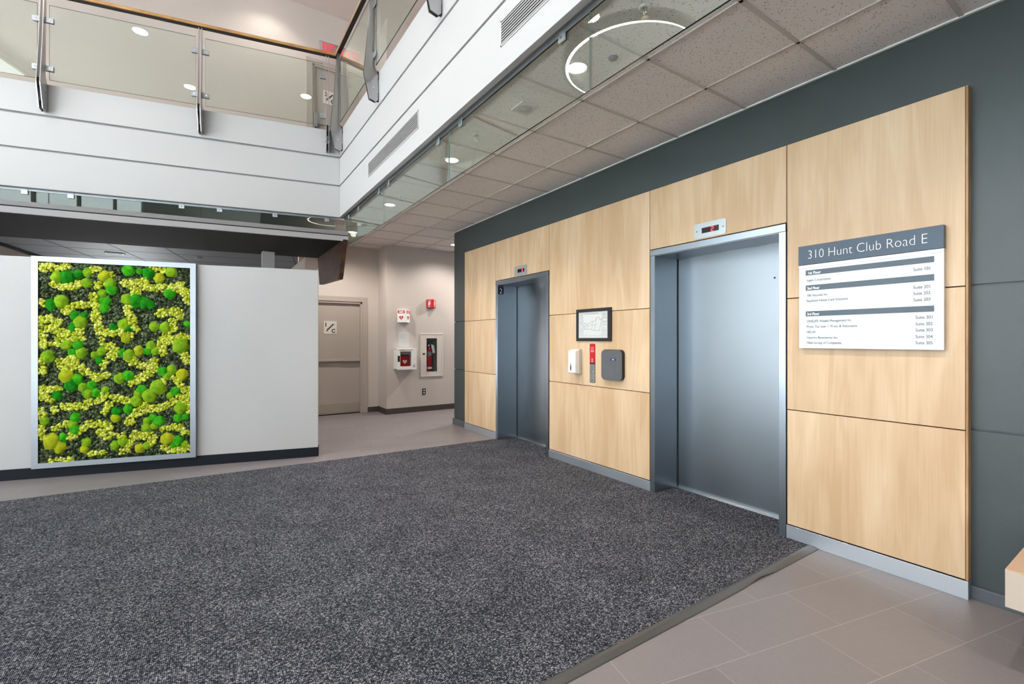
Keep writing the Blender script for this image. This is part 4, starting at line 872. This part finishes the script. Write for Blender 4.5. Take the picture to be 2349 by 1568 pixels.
CUSH = [(1.418,1.361,0.078,0.086,'m'),(1.622,0.912,0.073,0.082,'m'),(2.544,0.374,0.07,0.083,'o'),(1.819,1.853,0.069,0.078,'d'),(1.703,0.821,0.067,0.075,'m'),(2.427,1.052,0.063,0.075,'o'),(1.414,0.666,0.064,0.07,'m'),(1.539,0.331,0.063,0.07,'o'),(2.422,2.087,0.061,0.072,'d'),(2.466,1.827,0.061,0.071,'m'),(1.401,1.036,0.061,0.067,'o'),(2.312,1.616,0.059,0.069,'m'),(2.386,0.954,0.059,0.069,'d'),(2.478,0.314,0.058,0.068,'o'),(2.579,1.255,0.057,0.068,'m'),(1.755,1.836,0.058,0.066,'d'),(1.893,2.184,0.057,0.065,'g'),(1.902,1.866,0.057,0.065,'m'),(1.89,1.262,0.057,0.065,'m'),(1.559,1.567,0.057,0.063,'m'),(1.714,2.161,0.056,0.063,'d'),(1.823,0.761,0.055,0.062,'m'),(2.3,1.289,0.054,0.063,'m'),(1.441,0.3,0.055,0.061,'g'),(1.934,1.595,0.054,0.062,'m'),(1.506,2.187,0.055,0.06,'m'),(1.519,1.941,0.055,0.06,'g'),(2.506,2.083,0.053,0.062,'m'),(1.618,0.534,0.054,0.06,'g'),(2.108,2.112,0.053,0.061,'o'),(2.044,1.972,0.053,0.061,'g'),(2.55,1.795,0.052,0.062,'d'),(1.898,1.038,0.052,0.059,'g'),(2.422,1.38,0.051,0.06,'m'),(1.974,1.014,0.051,0.059,'m'),(2.053,2.038,0.051,0.058,'m'),(1.614,2.111,0.051,0.057,'o'),(2.108,1.771,0.05,0.058,'g'),(1.8,1.308,0.05,0.056,'o'),(1.778,0.883,0.05,0.056,'g'),(2.327,1.372,0.049,0.057,'g'),(2.333,1.019,0.049,0.057,'g'),(2.356,0.488,0.049,0.057,'g'),(1.94,0.329,0.049,0.056,'m'),(1.499,1.099,0.049,0.054,'m'),(1.585,1.077,0.048,0.054,'g'),(1.662,1.574,0.048,0.053,'m'),(1.693,1.362,0.048,0.053,'m'),(2.259,2.029,0.047,0.054,'m'),(1.796,0.245,0.047,0.053,'o'),(2.356,1.68,0.046,0.054,'d'),(2.35,0.615,0.046,0.054,'g'),(2.374,0.541,0.046,0.054,'m'),(1.915,1.448,0.046,0.053,'o'),(1.896,0.682,0.046,0.053,'g'),(1.999,0.664,0.046,0.052,'d'),(2.501,0.853,0.045,0.053,'d'),(1.542,1.029,0.046,0.051,'m'),(1.466,0.856,0.046,0.051,'g'),(1.445,0.555,0.046,0.051,'g'),(2.172,0.863,0.045,0.052,'g'),(2.212,0.948,0.044,0.052,'g'),(1.697,1.817,0.045,0.05,'d'),(1.736,0.463,0.045,0.05,'m'),(2.329,2.124,0.044,0.051,'d'),(2.249,2.143,0.044,0.051,'m'),(2.291,0.928,0.044,0.051,'m'),(2.249,0.858,0.044,0.051,'m'),(2.261,0.345,0.044,0.051,'m'),(2.372,1.56,0.043,0.051,'d'),(2.457,0.405,0.043,0.051,'g'),(2.009,0.588,0.043,0.049,'o'),(2.015,0.296,0.043,0.049,'m'),(2.608,0.592,0.042,0.05,'m'),(2.123,1.925,0.042,0.049,'m'),(2.13,1.308,0.042,0.049,'m'),(1.651,1.307,0.042,0.047,'m'),(1.677,0.569,0.042,0.047,'g'),(1.813,0.841,0.041,0.047,'m'),(1.902,1.556,0.041,0.046,'d'),(1.378,0.255,0.041,0.045,'m'),(2.08,1.848,0.04,0.046,'g'),(1.486,0.256,0.04,0.045,'g'),(2.279,0.274,0.039,0.045,'o'),(1.723,1.304,0.039,0.044,'g'),(1.732,0.533,0.039,0.044,'m'),(1.732,0.267,0.039,0.044,'m'),(2.38,1.298,0.038,0.045,'g'),(2.028,1.571,0.038,0.043,'d'),(1.953,1.294,0.038,0.043,'g'),(1.351,1.609,0.038,0.042,'g'),(1.371,0.567,0.038,0.042,'g'),(2.133,1.851,0.037,0.043,'g'),(2.148,1.209,0.037,0.043,'d'),(2.096,0.89,0.037,0.043,'m'),(2.188,1.269,0.037,0.042,'m'),(1.519,0.806,0.037,0.041,'m'),(1.664,0.477,0.037,0.041,'m'),(2.279,1.689,0.036,0.042,'d'),(1.796,2.178,0.036,0.041,'g')]
STRK = [([(2.642,2.197),(2.556,2.187)],0.046),([(2.492,2.175),(2.422,2.201)],0.026),([(2.521,2.018),(2.469,1.983),(2.386,1.986),(2.315,2.027)],0.032),([(2.206,2.168),(2.157,2.178)],0.027),([(2.17,2.002),(2.127,2.019)],0.03),([(1.921,2.043),(1.832,2.039),(1.729,2.082)],0.038),([(1.845,1.945),(1.807,1.915)],0.032),([(1.858,2.022),(1.819,1.962)],0.044),([(1.716,2.004),(1.546,2.0),(1.452,2.023),(1.412,2.048)],0.034),([(1.425,2.0),(1.344,1.963),(1.337,1.866)],0.04),([(1.677,2.218),(1.572,2.208)],0.039),([(2.059,2.137),(2.04,2.122)],0.017),([(2.194,1.888),(2.182,1.751),(2.176,1.676),(2.151,1.585),(2.139,1.509),(2.059,1.494),(1.959,1.51),(1.896,1.495)],0.036),([(2.439,1.723),(2.374,1.77),(2.279,1.802),(2.194,1.797)],0.029),([(2.631,1.83),(2.596,1.801)],0.027),([(2.642,1.638),(2.538,1.64),(2.492,1.611)],0.04),([(2.631,1.565),(2.619,1.388)],0.034),([(2.573,1.551),(2.48,1.507),(2.386,1.507),(2.303,1.523)],0.035),([(2.492,1.447),(2.386,1.447),(2.303,1.44)],0.029),([(2.631,1.374),(2.504,1.388)],0.029),([(1.896,1.789),(1.89,1.711),(1.858,1.634),(1.832,1.557)],0.035),([(1.612,1.717),(1.532,1.734),(1.439,1.752),(1.425,1.688)],0.039),([(1.492,1.639),(1.479,1.544),(1.585,1.433),(1.466,1.449)],0.04),([(1.532,1.417),(1.599,1.37),(1.572,1.274)],0.033),([(2.127,1.448),(2.114,1.41)],0.017),([(2.059,1.371),(2.009,1.31),(2.046,1.249)],0.042),([(1.883,1.216),(1.781,1.152),(1.716,1.151),(1.651,1.181)],0.035),([(2.108,1.188),(2.108,1.127)],0.025),([(2.469,1.209),(2.386,1.238),(2.35,1.162),(2.457,1.15)],0.041),([(2.303,1.146),(2.242,1.07),(2.182,1.023),(2.084,1.05)],0.031),([(2.631,1.212),(2.619,1.109)],0.032),([(1.651,1.118),(1.716,1.057),(1.807,0.997),(1.858,0.967)],0.039),([(2.642,0.918),(2.55,0.915),(2.492,0.912)],0.034),([(2.631,0.859),(2.562,0.812)],0.04),([(2.433,0.731),(2.303,0.725),(2.218,0.766),(2.108,0.822),(2.071,0.836)],0.035),([(2.009,0.803),(1.934,0.784),(1.883,0.759)],0.031),([(2.059,0.744),(2.096,0.669)],0.027),([(1.742,0.651),(1.677,0.663),(1.546,0.704),(1.466,0.748),(1.344,0.807)],0.036),([(1.344,0.887),(1.33,0.677)],0.027),([(1.742,0.698),(1.832,0.609),(1.896,0.535)],0.039),([(2.642,0.712),(2.619,0.637)],0.029),([(2.527,0.721),(2.504,0.69)],0.021),([(2.636,0.521),(2.608,0.416)],0.034),([(2.504,0.512),(2.433,0.552)],0.029),([(2.386,0.415),(2.303,0.484),(2.23,0.54),(2.108,0.532),(2.046,0.483)],0.03),([(2.133,0.442),(2.059,0.407)],0.043),([(1.997,0.402),(1.934,0.398)],0.019),([(1.832,0.407),(1.883,0.317),(1.909,0.242),(1.946,0.229)],0.028),([(1.781,0.372),(1.677,0.365),(1.69,0.303)],0.041),([(2.206,0.22),(2.108,0.227)],0.024),([(1.572,0.452),(1.466,0.461),(1.371,0.391)],0.033),([(1.572,0.231),(1.466,0.19),(1.344,0.212)],0.033),([(2.538,0.188),(2.386,0.175)],0.016),([(1.585,0.974),(1.559,0.958)],0.02),([(1.479,1.003),(1.412,0.921),(1.385,0.872)],0.027),([(1.385,0.744),(1.344,0.646)],0.024),([(1.398,1.289),(1.344,1.192)],0.034),([(1.412,1.481),(1.344,1.449)],0.019)]

rng = np.random.default_rng(5)
def ico(sub):
    bm = bmesh.new(); bmesh.ops.create_icosphere(bm, subdivisions=sub, radius=1)
    v = np.array([x.co[:] for x in bm.verts]); f = np.array([[q.index for q in p.verts] for p in bm.faces]); bm.free(); return v, f
def lumps(name, C, Rr, sub, mat, wob, flat, par):
    V, Fc = ico(sub); n = len(C); nv = len(V)
    A = np.empty((n, nv, 3))
    for i in range(n):
        q = rng.normal(size=4); q /= np.linalg.norm(q); w_, x_, y_, z_ = q
        Rm = np.array([[1 - 2 * (y_ * y_ + z_ * z_), 2 * (x_ * y_ - z_ * w_), 2 * (x_ * z_ + y_ * w_)], [2 * (x_ * y_ + z_ * w_), 1 - 2 * (x_ * x_ + z_ * z_), 2 * (y_ * z_ - x_ * w_)], [2 * (x_ * z_ - y_ * w_), 2 * (y_ * z_ + x_ * w_), 1 - 2 * (x_ * x_ + y_ * y_)]])
        P = (V * (1 + rng.uniform(-wob, wob, (nv, 1)))) @ Rm.T * Rr[i]; P[:, 2] *= flat
        A[i] = P + C[i]
    A = A.reshape(-1, 3)
    Mt = np.array(par.matrix_basis.inverted() @ MW)
    A = A @ Mt[:3, :3].T + Mt[:3, 3]
    me = bpy.data.meshes.new(name); me.vertices.add(len(A)); me.vertices.foreach_set('co', A.astype('f').ravel())
    FF = (Fc[None] + (np.arange(n) * nv)[:, None, None]).reshape(-1, 3); nf = len(FF)
    me.loops.add(nf * 3); me.loops.foreach_set('vertex_index', FF.astype('i').ravel()); me.polygons.add(nf)
    me.polygons.foreach_set('loop_start', np.arange(0, nf * 3, 3, dtype='i')); me.polygons.foreach_set('loop_total', np.full(nf, 3, 'i'))
    me.update(calc_edges=True); me.polygons.foreach_set('use_smooth', np.full(nf, sub > 1)); me.materials.append(M[mat])
    o = bpy.data.objects.new(name, me); COL.objects.link(o); o.parent = par; o['kind'] = 'stuff'; return o
def dseg(p, a, b):
    a = np.array(a); b = np.array(b); ab = b - a; tt = np.clip(((p - a) @ ab) / (ab @ ab), 0, 1); return np.linalg.norm(p - a - tt[:, None] * ab, axis=1)
xa, xb, za, zb = X0 + fw + .006, X1 - fw - .006, Z0 + fw + .006, Z1 - fw - .006
def grid(sp):
    gx, gz = np.meshgrid(np.arange(xa, xb, sp), np.arange(za, zb, sp)); P = np.stack([gx.ravel(), gz.ravel()], 1)
    return P + rng.uniform(-.45, .45, P.shape) * sp
def masks(P):
    ed = np.full(len(P), 9.0)
    wob = np.array([noise.noise(Vector((p[0] * 14, p[1] * 14, 3))) for p in P]) * .022
    for pts, w_ in STRK:
        for a, b in zip(pts[:-1], pts[1:]): ed = np.minimum(ed, dseg(P, (-a[0], a[1]), (-b[0], b[1])) - w_ * .86)
    inc = np.zeros(len(P), bool)
    for s_, z_, rx, rz, c_ in CUSH: inc |= ((P[:, 0] + s_) / rx) ** 2 + ((P[:, 1] - z_) / rz) ** 2 < .8
    return ed + wob, inc
P = grid(.0185); ed, inc = masks(P); k = (ed > .004) & ~inc
dens = P[k]; hh = np.array([noise.noise(Vector((p[0] * 22, p[1] * 22, 0))) for p in dens]) * .010
lumps('dark_moss', np.column_stack([dens, .022 + hh + rng.uniform(-.004, .008, len(dens))]), rng.uniform(.009, .0175, len(dens)), 1, 'moss_dark', .28, .9, t)
P = grid(.0190); ed, inc = masks(P); k = (ed <= .008) & ~inc; yl = P[k]
lumps('yellow_moss', np.column_stack([yl, .032 + np.array([noise.noise(Vector((p[0] * 16, p[1] * 16, 7))) for p in yl]) * .012 + rng.uniform(-.004, .006, len(yl))]), rng.uniform(.012, .0185, len(yl)), 2, 'moss_yellow', .16, .95, t)
V3, F3 = ico(4)
for s_, z_, rx, rz, c_ in CUSH:
    sd = rng.uniform(0, 50); L_ = []
    for v in V3:
        d_ = 1.1 + .18 * noise.noise(Vector(v * 1.6) + Vector((sd, 0, 0))) + .05 * noise.noise(Vector(v * 9) + Vector((0, sd, 0)))
        L_.append((min(xb + .004, max(xa - .004, -s_ + v[0] * rx * d_)), min(zb + .004, max(za - .004, z_ + v[1] * rz * d_)), .020 + max(-.6, v[2]) * min(rx, rz) * .62 * d_))
    m = MB(MW); m.smooth = True; m.add(L_, [tuple(int(i) for i in f) for f in F3]); m.build('moss_cushion', 'c_' + c_, t)

# ================================================================== CANOPY OVER THE PARTITION
cr = Vector((.9885, -.1519, 0)); CN = frame((1.655, 6.52, 0), cr)
t = thing('canopy', 'dark flat canopy with grey edge bands above the white partition', 'canopy', (0, 7.4, 2.78))
m = MB(CN); m.prism([(-7.2, 2.79), (0, 2.79), (0, 2.905), (-7.2, 2.905)], -1.62, -.03); m.build('slab', 'canopy_dark', t)
m = MB(CN); m.bev(-7.2, 0, 2.78, 2.848, -.03, 0, .001, 1); m.build('lower_edge_band', 'canopy_strip', t)
m = MB(CN); m.bev(-7.2, -.0, 2.860, 2.912, -.03, .0, .001, 1); m.build('upper_edge_band', 'canopy_upper', t)
m = MB(CN); m.box(-7.2, -.004, 2.80, 2.90, -.034, -.012); m.build('edge_gap', 'seam', t)
# side fin that hangs from the canopy's right end
m = MB(Matrix(((0, 0, 1, 1.585), (1, 0, 0, 0), (0, 1, 0, 0), (0, 0, 0, 1))))
m.prism([(6.50, 2.795), (6.60, 2.62), (6.72, 2.36), (6.775, 2.285), (8.06, 2.335), (8.20, 2.80)], 0, .06); m.build('side_fin', 'finwood', t, 'dark wood end fin')
struct(MB(CN).box(-7.2, -.62, 2.955, 3.0, -7.0, -1.60).build('ceiling_behind', 'darkceil'))
struct(MB(CN).box(-.60, -.06, 2.955, 3.0, -7.0, -1.60).build('ceiling_corridor', 'paleceil'))
m = MB(CN); m.box(-7.2, -.06, 2.79, 3.25, -1.66, -1.62); struct(m.build('trim_4', 'canopy_dark'))
# joints of the dark ceiling follow the tile direction of the floor
m = MB(); 
for off in (-3.0, -2.2, -1.42, -.66):
    p = Vector((off, 8.9)); q = p + Vector((.199, .98)) * 5
    w_ = Vector((.98, -.199)) * .006; m.prism([(p.x - w_.x, p.y - w_.y), (p.x + w_.x, p.y + w_.y), (q.x + w_.x, q.y + w_.y), (q.x - w_.x, q.y - w_.y)], 2.952, 2.956)
for k in range(5): m.F = CN; m.box(-7, -.07, 2.953, 2.956, -2.5 - k * .8, -2.494 - k * .8); m.F = I4
p = Vector((1.25, 8.7)); q = p + Vector((.199, .98)) * 3; m.prism([(p.x - .006, p.y), (p.x + .006, p.y), (q.x + .006, q.y), (q.x - .006, q.y)], 2.952, 2.956)
struct(m.build('trim_5', 'seam'))
t = thing('slot_diffuser', 'small white slot diffuser in the dark ceiling above moss picture', 'ceiling fitting', (-1.3, 10.6, 2.93))
MB().bev(-1.42, -1.16, 10.55, 10.66, 2.935, 2.955, .002, 1).build('frame', 'white', t)
MB().box(-1.40, -1.18, 10.58, 10.63, 2.932, 2.936).build('slot', 'black', t)
t = thing('smoke_detector', 'small round detector in the dark ceiling right of moss picture', 'smoke detector', (-.07, 10.3, 2.92))
MB().lathe([(0, -.04), (.05, -.038), (.06, -.02), (.065, 0)], (-.07, 10.3, 2.955)).build('housing', 'reveal', t)
tag(MB().bev(.755, .925, 8.02, 8.18, 0, 2.955, .004, 1).build('column', 'white'), 'square white column rising between partition and dark canopy', 'column')

# ================================================================== FLOOR MAT
t = thing('walk_off_mat', 'large charcoal ribbed carpet mat in front of both elevators', 'floor mat', (0, 3.6, 0))
m = MB(); m.prism([(-5.7, 1.515), (1.0, 1.53), (3.49, 1.508), (3.49, 1.727), (3.783, 1.73), (3.783, 2.838), (3.49, 2.84), (3.49, 4.484), (3.783, 4.486), (3.783, 5.60), (3.49, 5.60), (3.488, 5.655), (1.5, 5.72), (-1.486, 5.885), (-5.7, 6.14)], .0008, .009); m.build('carpet', 'carpet', t)
bm = bmesh.new(); n = 90; rows = []
for i in range(n + 1):
    x = -5.7 + (3.49 + 5.7) * i / n
    wv = .012 * math.exp(-((x - 2.75) / .12) ** 2); yb = 1.462 + .022 * (1 - min(1, max(0, (x + 1) / 4.4))) 
    lift = .010 * math.exp(-((x - 2.80) / .10) ** 2)
    rows.append([bm.verts.new(c) for c in ((x, 1.530, .003), (x, 1.524, .0125), (x, 1.50, .0118 + lift * .4), (x, yb + .010 + wv, .004 + lift), (x, yb + wv, .0022 + lift), (x, yb + wv, .0005 + lift))])
for r0, r1 in zip(rows[:-1], rows[1:]):
    for k in range(5): bm.faces.new((r0[k], r1[k], r1[k + 1], r0[k + 1]))
m = MB(); m.smooth = True; m.addbm(bm); m.build('rubber_edging', 'rubber', t)

# ================================================================== BENCH AT THE RIGHT EDGE
t = thing('bench', 'corner of a pale wooden block bench at the right edge', 'bench', (3.2, -.5, 0))
MB().bev(2.849, 3.53, -1.6, .474, .448, .452, .001, 1).build('top', 'benchtop', t)
MB().bev(2.849, 3.53, -1.6, .474, .29, .448, .002, 1).build('seat_block', 'ply', t)
for y in (-.05, -1.1): MB().bev(3.0, 3.5, y - .05, y + .05, 0, .29, .003, 1).build('leg', 'darkmetal', t)
